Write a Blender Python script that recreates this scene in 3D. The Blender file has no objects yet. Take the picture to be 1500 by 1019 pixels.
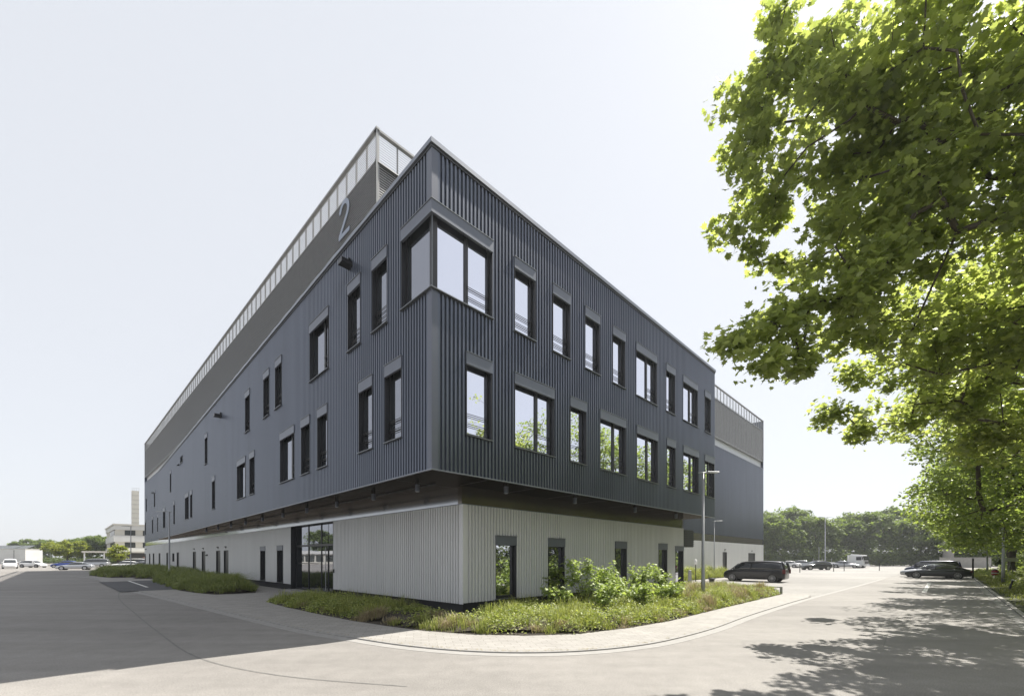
import bpy, math, random
import numpy as np
from mathutils import Vector, Matrix
rnd = random.Random(7)
scene = bpy.context.scene
COL = scene.collection
PI = math.pi

# ------------------------------------------------------------------ helpers
def nrm(a, b):
    l = math.hypot(a, b); return (a / l, b / l)

class MB:
    def __init__(s): s.v = []; s.f = []
    def quad(s, a, b, c, d):
        n = len(s.v); s.v += [a, b, c, d]; s.f.append((n, n+1, n+2, n+3))
    def poly(s, pts):
        n = len(s.v); s.v += list(pts); s.f.append(tuple(range(n, n+len(pts))))
    def hexa(s, p):          # p: 8 points, 0-3 bottom, 4-7 top
        n = len(s.v); s.v += list(p)
        for f in ((0,3,2,1),(4,5,6,7),(0,1,5,4),(1,2,6,5),(2,3,7,6),(3,0,4,7)):
            s.f.append(tuple(n+i for i in f))
    def box(s, x0, x1, y0, y1, z0, z1):
        s.hexa([(x0,y0,z0),(x1,y0,z0),(x1,y1,z0),(x0,y1,z0),(x0,y0,z1),(x1,y0,z1),(x1,y1,z1),(x0,y1,z1)])
    def prism(s, poly, z0, z1):
        n = len(poly)
        b = len(s.v)
        s.v += [(x, y, z0) for x, y in poly] + [(x, y, z1) for x, y in poly]
        s.f.append(tuple(b+i for i in range(n-1, -1, -1))); s.f.append(tuple(b+n+i for i in range(n)))
        for i in range(n):
            j = (i+1) % n; s.f.append((b+i, b+j, b+n+j, b+n+i))
    def tube(s, pts, rad, n=8, cap=True):
        pts = [Vector(p) for p in pts]
        if not hasattr(rad, '__len__'): rad = [rad]*len(pts)
        base = len(s.v); m = len(pts)
        up = None
        for i, p in enumerate(pts):
            t = (pts[min(i+1, m-1)] - pts[max(i-1, 0)])
            t = t.normalized() if t.length > 1e-9 else Vector((0,0,1))
            if up is None:
                up = Vector((1,0,0)) if abs(t.z) > .9 else Vector((0,0,1))
            a = t.cross(up)
            if a.length < 1e-4: a = t.cross(Vector((0,1,0)))
            a.normalize(); b = a.cross(t).normalized()
            up = b
            for k in range(n):
                q = p + (a*math.cos(2*PI*k/n) + b*math.sin(2*PI*k/n))*rad[i]
                s.v.append(tuple(q))
        for i in range(m-1):
            for k in range(n):
                k2 = (k+1) % n
                s.f.append((base+i*n+k, base+i*n+k2, base+(i+1)*n+k2, base+(i+1)*n+k))
        if cap:
            s.f.append(tuple(base+k for k in range(n-1, -1, -1)))
            s.f.append(tuple(base+(m-1)*n+k for k in range(n)))
    def lathe(s, c, prof, n=16, axis='z'):
        base = len(s.v); m = len(prof)
        for r, h in prof:
            for k in range(n):
                a = 2*PI*k/n; x, y = r*math.cos(a), r*math.sin(a)
                if axis == 'z': s.v.append((c[0]+x, c[1]+y, c[2]+h))
                elif axis == 'y': s.v.append((c[0]+x, c[1]+h, c[2]+y))
                else: s.v.append((c[0]+h, c[1]+x, c[2]+y))
        for i in range(m-1):
            for k in range(n):
                k2 = (k+1) % n
                s.f.append((base+i*n+k, base+i*n+k2, base+(i+1)*n+k2, base+(i+1)*n+k))
        s.f.append(tuple(base+k for k in range(n-1, -1, -1)))
        s.f.append(tuple(base+(m-1)*n+k for k in range(n)))
    def build(s, name, mat, parent=None, smooth=False, bevel=0, subsurf=0, merge=False):
        me = bpy.data.meshes.new(name)
        me.from_pydata([tuple(v) for v in s.v], [], s.f)
        me.update()
        me.materials.append(mat)
        if smooth: me.polygons.foreach_set('use_smooth', [True]*len(me.polygons))
        o = bpy.data.objects.new(name, me); COL.objects.link(o)
        if parent: o.parent = parent
        if bevel:
            b = o.modifiers.new('b', 'BEVEL'); b.width = bevel; b.segments = 2; b.limit_method = 'ANGLE'
        if subsurf:
            b = o.modifiers.new('s', 'SUBSURF'); b.levels = subsurf; b.render_levels = subsurf
        return o

def npmesh(name, V, T, mat, parent=None, smooth=False):
    """V (n,3) floats, T (m,3) triangle indices"""
    me = bpy.data.meshes.new(name)
    V = np.ascontiguousarray(V, dtype=np.float32); T = np.ascontiguousarray(T, dtype=np.int32)
    me.vertices.add(len(V)); me.vertices.foreach_set('co', V.ravel())
    me.loops.add(len(T)*3); me.loops.foreach_set('vertex_index', T.ravel())
    me.polygons.add(len(T)); me.polygons.foreach_set('loop_start', np.arange(0, len(T)*3, 3, dtype=np.int32))
    if smooth: me.polygons.foreach_set('use_smooth', np.ones(len(T), dtype=bool))
    me.update(calc_edges=True); me.materials.append(mat)
    o = bpy.data.objects.new(name, me); COL.objects.link(o)
    if parent: o.parent = parent
    return o

def tag(o, label=None, cat=None, group=None, kind=None):
    if label: o['label'] = label
    if cat: o['category'] = cat
    if group: o['group'] = group
    if kind: o['kind'] = kind
    return o
def thing(name, label, cat, loc=(0,0,0), rz=0, group=None):
    o = bpy.data.objects.new(name, None); COL.objects.link(o)
    o.empty_display_size = .2
    o.location = loc; o.rotation_euler = (0, 0, rz)
    return tag(o, label, cat, group)
def copy_tree(o, parent=None):
    c = o.copy(); COL.objects.link(c)
    if parent: c.parent = parent
    for ch in list(o.children): copy_tree(ch, c)
    return c

# ------------------------------------------------------------------ materials
def newmat(name):
    m = bpy.data.materials.new(name); m.use_nodes = True
    nt = m.node_tree; nt.nodes.clear()
    out = nt.nodes.new('ShaderNodeOutputMaterial')
    return m, nt, out
def N(nt, t, **kw):
    n = nt.nodes.new(t)
    for k, v in kw.items():
        if k in n.inputs: n.inputs[k].default_value = v
        else: setattr(n, k, v)
    return n
def col(c): return (c[0], c[1], c[2], 1)
def mat(name, base, rough=.6, metal=0, spec=.5, var=.12, scale=1.5, bump=0, bscale=60, coat=0, var2=None, vscale2=.2, stretch=None):
    m, nt, out = newmat(name); L = nt.links.new
    p = N(nt, 'ShaderNodeBsdfPrincipled')
    p.inputs['Roughness'].default_value = rough; p.inputs['Metallic'].default_value = metal
    p.inputs['Specular IOR Level'].default_value = spec
    p.inputs['Coat Weight'].default_value = coat; p.inputs['Coat Roughness'].default_value = .06
    tc = N(nt, 'ShaderNodeTexCoord')
    src = tc.outputs['Object']
    if stretch:
        mp = N(nt, 'ShaderNodeMapping'); mp.inputs['Scale'].default_value = stretch
        L(src, mp.inputs['Vector']); src = mp.outputs['Vector']
    no = N(nt, 'ShaderNodeTexNoise', Scale=scale, Detail=6, Roughness=.6); L(src, no.inputs['Vector'])
    mr = N(nt, 'ShaderNodeMapRange'); mr.inputs['From Min'].default_value = .25; mr.inputs['From Max'].default_value = .75
    mr.inputs['To Min'].default_value = 1-var; mr.inputs['To Max'].default_value = 1+var
    L(no.outputs['Fac'], mr.inputs['Value'])
    mx = N(nt, 'ShaderNodeMix', data_type='RGBA', blend_type='MULTIPLY'); mx.inputs['Factor'].default_value = 1
    mx.inputs[6].default_value = col(base); L(mr.outputs['Result'], mx.inputs[7])
    cout = mx.outputs[2]
    if var2:
        n2 = N(nt, 'ShaderNodeTexNoise', Scale=vscale2, Detail=3); L(src, n2.inputs['Vector'])
        m2 = N(nt, 'ShaderNodeMapRange'); m2.inputs['From Min'].default_value = .3; m2.inputs['From Max'].default_value = .7
        m2.inputs['To Min'].default_value = 1-var2; m2.inputs['To Max'].default_value = 1+var2
        L(n2.outputs['Fac'], m2.inputs['Value'])
        mx2 = N(nt, 'ShaderNodeMix', data_type='RGBA', blend_type='MULTIPLY'); mx2.inputs['Factor'].default_value = 1
        L(cout, mx2.inputs[6]); L(m2.outputs['Result'], mx2.inputs[7]); cout = mx2.outputs[2]
    L(cout, p.inputs['Base Color'])
    if bump:
        nb = N(nt, 'ShaderNodeTexNoise', Scale=bscale, Detail=4); L(src, nb.inputs['Vector'])
        bp = N(nt, 'ShaderNodeBump', Strength=bump, Distance=.01); L(nb.outputs['Fac'], bp.inputs['Height']); L(bp.outputs['Normal'], p.inputs['Normal'])
    L(p.outputs[0], out.inputs[0])
    return m

def leafmat(name, c1, c2, trans, tint_t, rough=.45, spec=.35):
    m, nt, out = newmat(name); L = nt.links.new
    g = N(nt, 'ShaderNodeNewGeometry')
    ramp = N(nt, 'ShaderNodeValToRGB')
    ramp.color_ramp.elements[0].color = col(c1); ramp.color_ramp.elements[1].color = col(c2)
    L(g.outputs['Random Per Island'], ramp.inputs['Fac'])
    p = N(nt, 'ShaderNodeBsdfPrincipled', Roughness=rough); p.inputs['Specular IOR Level'].default_value = spec
    L(ramp.outputs[0], p.inputs['Base Color'])
    tr = N(nt, 'ShaderNodeBsdfTranslucent')
    mx = N(nt, 'ShaderNodeMix', data_type='RGBA', blend_type='MULTIPLY'); mx.inputs['Factor'].default_value = 1
    L(ramp.outputs[0], mx.inputs[6]); mx.inputs[7].default_value = col(tint_t); L(mx.outputs[2], tr.inputs['Color'])
    ms = N(nt, 'ShaderNodeMixShader'); ms.inputs[0].default_value = trans
    L(p.outputs[0], ms.inputs[1]); L(tr.outputs[0], ms.inputs[2]); L(ms.outputs[0], out.inputs[0])
    return m

M = {}
M['dark'] = mat('dark_cladding', (.098,.112,.145), rough=.30, metal=.65, spec=.6, var=.09, scale=1.4, var2=.05, vscale2=.5, stretch=(1,1,.12))
M['trim'] = mat('cladding_trim', (.10,.11,.14), rough=.34, metal=.35, spec=.6, var=.05)
M['shutter'] = mat('shutter_box_paint', (.125,.138,.17), rough=.4, metal=.3, var=.04)
M['coping'] = mat('coping_metal', (.20,.215,.25), rough=.35, metal=.5, var=.05)
M['light'] = mat('silver_cladding', (.60,.605,.61), rough=.42, metal=.15, spec=.5, var=.05, scale=1.6, var2=.04, vscale2=.5, stretch=(1,1,.15))
M['frame'] = mat('window_frame_paint', (.014,.015,.018), rough=.4, var=.05)
M['sillm'] = mat('sill_metal', (.16,.17,.18), rough=.35, metal=.6, var=.05)
M['plinth'] = mat('plinth_bitumen', (.012,.013,.016), rough=.7, var=.2)
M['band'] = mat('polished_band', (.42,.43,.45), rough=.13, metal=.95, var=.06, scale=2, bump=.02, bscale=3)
M['bandr'] = mat('polished_band_dark_reflection', (.16,.14,.12), rough=.2, metal=.8, var=.1, scale=2, bump=.02, bscale=3)  # right-hand band: brown of reflected trees and soffit put into the colour
M['soffit'] = mat('polished_soffit', (.065,.052,.038), rough=.17, metal=.85, var=.15, scale=.7, bump=.03, bscale=2)
M['louvre'] = mat('louvre_aluminium', (.30,.30,.295), rough=.4, metal=.5, var=.08, scale=3)
M['lback'] = mat('louvre_backing', (.09,.09,.088), rough=.8, var=.1)
M['ledge'] = mat('ledge_panel', (.62,.63,.65), rough=.5, var=.04)
M['number'] = mat('number_plate_paint', (.24,.28,.36), rough=.4, var=.03)
M['steel'] = mat('galvanised_steel', (.30,.305,.31), rough=.45, metal=.6, var=.1, scale=6)
M['black'] = mat('black_paint', (.012,.012,.013), rough=.35, var=.1)
M['white'] = mat('white_paint', (.75,.75,.74), rough=.5, var=.05)
M['red'] = mat('red_paint', (.35,.03,.05), rough=.45, var=.05)
M['bark'] = mat('plane_bark', (.075,.062,.045), rough=.85, var=.5, scale=3, bump=.5, bscale=14)
M['barkd'] = mat('dark_bark', (.055,.045,.035), rough=.9, var=.4, scale=4, bump=.5, bscale=14)
M['rubber'] = mat('tyre_rubber', (.015,.015,.015), rough=.8, var=.1)
M['rim'] = mat('wheel_alloy', (.42,.42,.43), rough=.3, metal=.8, var=.1)
M['carglass'] = mat('car_glass', (.015,.018,.02), rough=.04, spec=.9, var=.02, coat=.6)
M['lens'] = mat('lamp_lens', (.55,.57,.6), rough=.12, spec=.8, var=.02)
M['tail'] = mat('tail_lamp', (.10,.008,.008), rough=.2, var=.02)
M['concrete'] = mat('concrete', (.36,.35,.33), rough=.85, var=.12, scale=3, bump=.2, bscale=40)
M['kerb'] = mat('kerb_concrete', (.27,.26,.245), rough=.85, var=.12, scale=4, bump=.25, bscale=50)
M['soil'] = mat('mulch', (.045,.036,.026), rough=.95, var=.4, scale=12, bump=.8, bscale=60)
M['earth'] = mat('verge_soil', (.05,.055,.025), rough=.95, var=.5, scale=2, bump=.8, bscale=30)
M['paintline'] = mat('road_paint', (.62,.61,.58), rough=.7, var=.15, scale=8)
M['roof'] = mat('roof_membrane', (.09,.09,.09), rough=.8, var=.1)

def glass_mat():
    m, nt, out = newmat('coated_window_glass'); L = nt.links.new
    d = N(nt, 'ShaderNodeBsdfDiffuse'); d.inputs[0].default_value = (.010,.013,.013,1)
    g = N(nt, 'ShaderNodeBsdfGlossy', Roughness=.012); g.inputs[0].default_value = (.78,.80,.88,1)
    fr = N(nt, 'ShaderNodeLayerWeight', Blend=.35)
    mr = N(nt, 'ShaderNodeMapRange'); mr.inputs['To Min'].default_value = .32; mr.inputs['To Max'].default_value = .95
    L(fr.outputs['Fresnel'], mr.inputs['Value'])
    tc = N(nt, 'ShaderNodeTexCoord'); no = N(nt, 'ShaderNodeTexNoise', Scale=.9, Detail=1); L(tc.outputs['Object'], no.inputs['Vector'])
    bp = N(nt, 'ShaderNodeBump', Strength=.12, Distance=.02); L(no.outputs['Fac'], bp.inputs['Height']); L(bp.outputs['Normal'], g.inputs['Normal'])
    ms = N(nt, 'ShaderNodeMixShader'); L(mr.outputs['Result'], ms.inputs[0]); L(d.outputs[0], ms.inputs[1]); L(g.outputs[0], ms.inputs[2])
    L(ms.outputs[0], out.inputs[0]); return m
M['glass'] = glass_mat()

def soffit_mat():
    m, nt, out = newmat('polished_soffit'); L = nt.links.new
    d = N(nt, 'ShaderNodeBsdfDiffuse'); d.inputs[0].default_value = (.012,.011,.010,1)
    g = N(nt, 'ShaderNodeBsdfGlossy', Roughness=.16); g.inputs[0].default_value = (.50,.44,.38,1)
    lw = N(nt, 'ShaderNodeLayerWeight', Blend=.5)
    pw = N(nt, 'ShaderNodeMath', operation='POWER'); L(lw.outputs['Facing'], pw.inputs[0]); pw.inputs[1].default_value = 13
    mr = N(nt, 'ShaderNodeMapRange'); mr.inputs['To Min'].default_value = .025; mr.inputs['To Max'].default_value = .95; L(pw.outputs[0], mr.inputs['Value'])
    tc = N(nt, 'ShaderNodeTexCoord'); no = N(nt, 'ShaderNodeTexNoise', Scale=1.6, Detail=3); L(tc.outputs['Object'], no.inputs['Vector'])
    bp = N(nt, 'ShaderNodeBump', Strength=.06, Distance=.02); L(no.outputs['Fac'], bp.inputs['Height']); L(bp.outputs['Normal'], g.inputs['Normal'])
    ms = N(nt, 'ShaderNodeMixShader'); L(mr.outputs['Result'], ms.inputs[0]); L(d.outputs[0], ms.inputs[1]); L(g.outputs[0], ms.inputs[2])
    L(ms.outputs[0], out.inputs[0]); return m
M['soffit'] = soffit_mat()
def asphalt_mat(name, base, crack=True):
    m, nt, out = newmat(name); L = nt.links.new
    p = N(nt, 'ShaderNodeBsdfPrincipled', Roughness=.82); p.inputs['Specular IOR Level'].default_value = .35
    tc = N(nt, 'ShaderNodeTexCoord'); o = tc.outputs['Object']
    big = N(nt, 'ShaderNodeTexNoise', Scale=.09, Detail=4, Roughness=.6); L(o, big.inputs['Vector'])
    mp = N(nt, 'ShaderNodeMapping'); mp.inputs['Rotation'].default_value = (0,0,math.radians(-44)); mp.inputs['Scale'].default_value = (.12,1.6,1)
    L(o, mp.inputs['Vector'])
    st = N(nt, 'ShaderNodeTexNoise', Scale=.8, Detail=4); L(mp.outputs[0], st.inputs['Vector'])
    fine = N(nt, 'ShaderNodeTexNoise', Scale=45, Detail=3, Roughness=.75); L(o, fine.inputs['Vector'])
    mid = N(nt, 'ShaderNodeTexNoise', Scale=2.2, Detail=5, Roughness=.7); L(o, mid.inputs['Vector'])
    cur = None
    for n, a in ((big,.16),(st,.10),(mid,.10),(fine,.40)):
        r = N(nt, 'ShaderNodeMapRange'); r.inputs['From Min'].default_value = .3; r.inputs['From Max'].default_value = .7
        r.inputs['To Min'].default_value = 1-a; r.inputs['To Max'].default_value = 1+a; L(n.outputs['Fac'], r.inputs['Value'])
        if cur is None: cur = r.outputs[0]
        else:
            mm = N(nt, 'ShaderNodeMath', operation='MULTIPLY'); L(cur, mm.inputs[0]); L(r.outputs[0], mm.inputs[1]); cur = mm.outputs[0]
    mx = N(nt, 'ShaderNodeMix', data_type='RGBA', blend_type='MULTIPLY'); mx.inputs['Factor'].default_value = 1
    mx.inputs[6].default_value = col(base); L(cur, mx.inputs[7]); L(mx.outputs[2], p.inputs['Base Color'])
    bp = N(nt, 'ShaderNodeBump', Strength=.35, Distance=.006); L(fine.outputs['Fac'], bp.inputs['Height']); L(bp.outputs[0], p.inputs['Normal'])
    L(p.outputs[0], out.inputs[0]); return m
M['asphalt'] = asphalt_mat('asphalt', (.215,.203,.188))
M['asphalt_new'] = asphalt_mat('asphalt_fresh', (.075,.075,.078))
M['lot'] = asphalt_mat('lot_paving', (.235,.226,.212))
M['seam'] = mat('bitumen_seam', (.145,.14,.13), rough=.8, var=.3, scale=5)

def paver_mat():
    m, nt, out = newmat('concrete_pavers'); L = nt.links.new
    p = N(nt, 'ShaderNodeBsdfPrincipled', Roughness=.85)
    tc = N(nt, 'ShaderNodeTexCoord'); mp = N(nt, 'ShaderNodeMapping'); mp.inputs['Rotation'].default_value = (0,0,math.radians(-12)); L(tc.outputs['Object'], mp.inputs['Vector'])
    b = N(nt, 'ShaderNodeTexBrick'); b.inputs['Scale'].default_value = 1; b.inputs['Brick Width'].default_value = .40; b.inputs['Row Height'].default_value = .20
    b.inputs['Mortar Size'].default_value = .006; b.inputs['Mortar Smooth'].default_value = .3
    b.inputs['Color1'].default_value = (.265,.252,.232,1); b.inputs['Color2'].default_value = (.30,.286,.265,1); b.inputs['Mortar'].default_value = (.15,.135,.12,1)
    L(mp.outputs[0], b.inputs['Vector'])
    n = N(nt, 'ShaderNodeTexNoise', Scale=1.5, Detail=6); L(tc.outputs['Object'], n.inputs['Vector'])
    r = N(nt, 'ShaderNodeMapRange'); r.inputs['To Min'].default_value = .8; r.inputs['To Max'].default_value = 1.2; L(n.outputs['Fac'], r.inputs['Value'])
    mx = N(nt, 'ShaderNodeMix', data_type='RGBA', blend_type='MULTIPLY'); mx.inputs['Factor'].default_value = 1
    L(b.outputs['Color'], mx.inputs[6]); L(r.outputs[0], mx.inputs[7]); L(mx.outputs[2], p.inputs['Base Color'])
    bp = N(nt, 'ShaderNodeBump', Strength=.5, Distance=.006, invert=True); L(b.outputs['Fac'], bp.inputs['Height']); L(bp.outputs[0], p.inputs['Normal'])
    L(p.outputs[0], out.inputs[0]); return m
M['paver'] = paver_mat()
M['leaf_near'] = leafmat('plane_leaf', (.145,.182,.065), (.275,.315,.12), .6, (2.2,2.15,1.3), rough=.34, spec=.6)
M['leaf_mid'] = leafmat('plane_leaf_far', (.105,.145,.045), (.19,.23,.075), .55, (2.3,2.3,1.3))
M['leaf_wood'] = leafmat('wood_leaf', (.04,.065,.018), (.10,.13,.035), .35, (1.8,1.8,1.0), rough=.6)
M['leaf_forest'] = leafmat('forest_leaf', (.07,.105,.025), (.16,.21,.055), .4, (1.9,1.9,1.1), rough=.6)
M['leaf_lime'] = leafmat('bright_leaf', (.16,.20,.03), (.28,.30,.06), .4, (1.7,1.7,1.0), rough=.6)
M['leaf_shrub'] = leafmat('shrub_leaf', (.16,.22,.05), (.36,.42,.15), .35, (1.7,1.8,1.0), rough=.5)
M['grass'] = leafmat('bed_grass', (.13,.17,.03), (.38,.38,.13), .3, (1.5,1.6,.9), rough=.6)
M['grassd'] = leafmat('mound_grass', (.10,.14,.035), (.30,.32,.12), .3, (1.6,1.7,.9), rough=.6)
M['straw'] = leafmat('straw_grass', (.22,.18,.10), (.38,.32,.20), .25, (1.3,1.3,1.0), rough=.7)
M['cover'] = leafmat('ground_cover_leaf', (.13,.17,.045), (.38,.40,.14), .4, (1.6,1.7,.9), rough=.5)

# ------------------------------------------------------------------ leaf and tree tools
def leaf_template(kind):
    if kind == 'plane':
        half = [(.10,.02),(.42,.02),(.34,.20),(.66,.42),(.36,.46),(.40,.74),(.16,.66)]
        pts = [(0,.05)] + half + [(0,1.05)] + [(-x, y) for x, y in reversed(half)]
        V = [(0,.4,0)] + [(x, y, .18*abs(x) - .12*y*y) for x, y in pts]
        n = len(pts); T = [(0, 1+i, 1+(i+1) % n) for i in range(n)]
    elif kind == 'oval':
        V = [(0,0,0),(.30,.35,.07),(.24,.75,.03),(0,1,-.08),(-.24,.75,.03),(-.30,.35,.07),(0,.5,0)]
        T = [(6,0,1),(6,1,2),(6,2,3),(6,3,4),(6,4,5),(6,5,0)]
    else:
        V = [(0,0,0),(.42,.5,.08),(0,1,0),(-.42,.5,.08)]; T = [(0,1,2),(0,2,3)]
    V = np.array(V, float); V[:,1] -= .0
    return V, np.array(T)
def scatter(name, P, S, kind, mat_, parent, rng, updown=.5, tipdown=.4):
    """one leaf per point P with size S"""
    TV, TT = leaf_template(kind); n = len(P)
    nz = rng.normal(size=(n,3)); nz /= np.linalg.norm(nz, axis=1)[:,None]
    nz[:,2] = np.abs(nz[:,2]); nz += np.array([0,0,updown]); nz /= np.linalg.norm(nz, axis=1)[:,None]
    t = rng.normal(size=(n,3)); t += np.array([0,0,-tipdown*1.5])
    t -= (t*nz).sum(1)[:,None]*nz; t /= np.linalg.norm(t, axis=1)[:,None]
    x = np.cross(t, nz)
    R = np.stack([x, t, nz], axis=2)              # columns
    V = np.einsum('nij,kj->nki', R, TV)*S[:,None,None] + P[:,None,:]
    T = TT[None] + (np.arange(n)*len(TV))[:,None,None]
    return npmesh(name, V.reshape(-1,3), T.reshape(-1,3), mat_, parent)

def ell_points(rng, c, r, n, shell=.35):
    d = rng.normal(size=(n,3)); d /= np.linalg.norm(d, axis=1)[:,None]
    u = rng.uniform(shell**3, 1, n)**(1/3)
    return np.array(c) + d*u[:,None]*np.array(r)

def skeleton(rng, base, top, targets, base_r, zf=.25):
    """trunk polyline plus greedy branches to every target; returns MB"""
    nodes = [np.array(base, float)]; par = [-1]
    m = 10
    bx = np.array(base, float); tp = np.array(top, float)
    for i in range(1, m+1):
        q = bx + (tp-bx)*i/m; q[:2] += rng.normal(size=2)*.06*np.linalg.norm(tp-bx)/m*1.5
        nodes.append(q); par.append(len(nodes)-2)
    h0 = base[2] + zf*(top[2]-base[2])
    tg = sorted(targets, key=lambda p: np.linalg.norm(p-(bx+tp)/2))
    tips = []
    for p in tg:
        A = np.array(nodes)
        d = np.linalg.norm(A-p, axis=1) + .55*np.maximum(0, A[:,2]-p[2]+.2)
        d[A[:,2] < h0] += 6
        j = int(np.argmin(d)); a = nodes[j]
        L = np.linalg.norm(p-a); k = max(1, int(L/.8))
        prev = j
        for i in range(1, k+1):
            f = i/k
            q = a + (p-a)*f; q = q + np.array([0,0,.12*L*math.sin(PI*f)])
            if i < k: q = q + rng.normal(size=3)*.07*min(L, 3)/1.5
            nodes.append(q); par.append(prev); prev = len(nodes)-1
        tips.append(prev)
    n = len(nodes); w = np.zeros(n)
    for t_ in tips: w[t_] += 1
    for i in range(n-1, 0, -1):
        w[i] = max(w[i], .5); w[par[i]] += w[i]
    rad = base_r*(w/w[0])**.5
    for i in range(8): rad[i] = max(rad[i], .30-.02*i if base_r < .15 else 0)
    kids = [[] for _ in range(n)]
    for i in range(1, n): kids[par[i]].append(i)
    mb = MB(); rad[0] *= 1.25
    stack = [(0, None)]
    while stack:
        st, pr = stack.pop()
        chain = [st] if pr is None else [pr, st]
        cur = st
        while kids[cur]:
            ks = sorted(kids[cur], key=lambda k_: -rad[k_])
            for k_ in ks[1:]: stack.append((k_, cur))
            cur = ks[0]; chain.append(cur)
        if len(chain) > 1:
            rr = [rad[c] for c in chain]
            if pr is not None: rr[0] = rad[st]
            mr = max(rr)
            mb.tube([nodes[c] for c in chain], rr, n=10 if mr > .15 else (6 if mr > .03 else 4), cap=False)
    return mb, [nodes[t_] for t_ in tips], np.array(nodes)

def tree(name, label, cat, base, top, lobes, base_r, n_cl, n_leaf, leaf_size, kind, lmat, bmat, seed, group=None, cl_r=.55, shell=.35, flat=.7, zf=.3, lean=None):
    """lobes: (centre, radii, weight), relative to base; clusters of leaves at the ends of the branches"""
    rng = np.random.default_rng(seed)
    root = thing(name, label, cat, tuple(base), 0, group)
    ws = np.array([l[2] for l in lobes], float); ws /= ws.sum()
    pts = []
    for (c, r, _), w in zip(lobes, ws):
        pts.append(ell_points(rng, c, r, max(3, int(round(w*n_cl))), shell))
    pts = np.concatenate(pts)
    pts = pts[pts[:,2] > 1.2]
    mb, tips, nodes = skeleton(rng, (0,0,-.15), tuple(top), list(pts), base_r, zf)
    mb.build('trunk', bmat, root, smooth=True)
    tips = np.array(tips)
    per = rng.gamma(3., 1., len(tips)); per = per/per.sum()*n_leaf
    idx = np.repeat(np.arange(len(tips)), np.maximum(4, per.astype(int)))
    P = tips[idx]; sz = (rng.uniform(.6, 1.35, len(tips))*cl_r)[idx]
    off = rng.normal(size=(len(P),3)); off *= (rng.uniform(0,1,len(P))**.33/np.linalg.norm(off,axis=1))[:,None]*1.25
    P = P + off*sz[:,None]*np.array([1,1,flat])
    S = rng.uniform(.45, 1.3, len(P))*leaf_size
    scatter('crown', P, S, kind, lmat, root, rng)
    return root

# ------------------------------------------------------------------ world, sun, camera
SUN_AZ = math.atan2(.775, .632); SUN_EL = math.radians(56)
SKYMIX = .78; SKYVEIL = (5.2, 5.35, 5.65, 1)
w = bpy.data.worlds.new('World'); scene.world = w; w.use_nodes = True
nt = w.node_tree; nt.nodes.clear()
wo = nt.nodes.new('ShaderNodeOutputWorld'); bg = nt.nodes.new('ShaderNodeBackground')
sky = nt.nodes.new('ShaderNodeTexSky'); sky.sky_type = 'NISHITA'; sky.sun_disc = False
sky.sun_elevation = SUN_EL; sky.sun_rotation = SUN_AZ; sky.air_density = 1.0; sky.dust_density = 1.2; sky.ozone_density = 1.0; sky.altitude = 0
hs = nt.nodes.new('ShaderNodeHueSaturation'); hs.inputs['Saturation'].default_value = .55
veil = nt.nodes.new('ShaderNodeMix'); veil.data_type = 'RGBA'; veil.inputs['Factor'].default_value = SKYMIX
veil.inputs[7].default_value = SKYVEIL            # thin even high haze over the whole sky
nt.links.new(sky.outputs[0], hs.inputs['Color']); nt.links.new(hs.outputs[0], veil.inputs[6])
nt.links.new(veil.outputs[2], bg.inputs[0]); nt.links.new(bg.outputs[0], wo.inputs[0])
bg.inputs[1].default_value = .08
sd = Vector((math.sin(SUN_AZ)*math.cos(SUN_EL), math.cos(SUN_AZ)*math.cos(SUN_EL), math.sin(SUN_EL)))
sl = bpy.data.lights.new('sun', 'SUN'); sl.energy = 4.6; sl.angle = math.radians(.5); sl.color = (1, .955, .88)
so = bpy.data.objects.new('sun', sl); COL.objects.link(so); so.rotation_euler = sd.to_track_quat('Z', 'Y').to_euler()
cam = bpy.data.cameras.new('camera'); cam.sensor_width = 36; cam.lens = 627/1500*36; cam.shift_y = (815.8-509.5)/1500; cam.clip_end = 3000; cam.clip_start = .05
co = bpy.data.objects.new('camera', cam); COL.objects.link(co); co.location = (0,0,2.2); co.rotation_euler = (PI/2, 0, 0)
scene.camera = co
scene.view_settings.view_transform = 'Standard'; scene.view_settings.look = 'None'; scene.view_settings.gamma = 1
scene.view_settings.exposure = 1.1
scene.cycles.max_bounces = 8; scene.cycles.transparent_max_bounces = 8


# thin air over the site
def haze(density):
    m, nt_, out_ = newmat('thin_haze')
    v = nt_.nodes.new('ShaderNodeVolumePrincipled'); v.inputs['Color'].default_value = (.9,.93,.97,1); v.inputs['Density'].default_value = density
    v.inputs['Anisotropy'].default_value = .3
    nt_.links.new(v.outputs[0], out_.inputs['Volume'])
    mb = MB(); mb.box(-330, 260, -60, 330, -2, 32); o = mb.build('haze', m); o['kind'] = 'stuff'; o['label'] = 'thin pale summer haze'; o['category'] = 'haze'
haze(.0005)

# ================================================================== THE BUILDING
uR = (.70991, .70429)
class Wall:
    def __init__(s, o, d, side):     # side: +1 normal = (dy,-dx), -1 normal = (-dy,dx)
        s.o = o; s.d = nrm(*d); s.n = (s.d[1]*side, -s.d[0]*side)
    def p(s, t, off, z):
        return (s.o[0]+s.d[0]*t+s.n[0]*off, s.o[1]+s.d[1]*t+s.n[1]*off, z)
    def xy(s, t, off=0): return s.p(t, off, 0)[:2]
CB = (-2.406, 12.83); CG = (-1.837, 16.0); CH = (37.83, 64.4)
BL = Wall(CB, (-.70427, .70993), -1); BR = Wall(CB, uR, 1)
GL = Wall(CG, (-.725, .68875), -1); GR = Wall(CG, uR, 1)
HR = Wall(CH, uR, 1)
ZS, ZT, ZB, ZC = 4.87, 14.62, .5, 4.2       # soffit, box top, base bottom, base cladding top
SA = 6.355                                   # where the louvre corner stands along GL
HRn = -62.45                                 # louvre corner along HR
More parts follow.
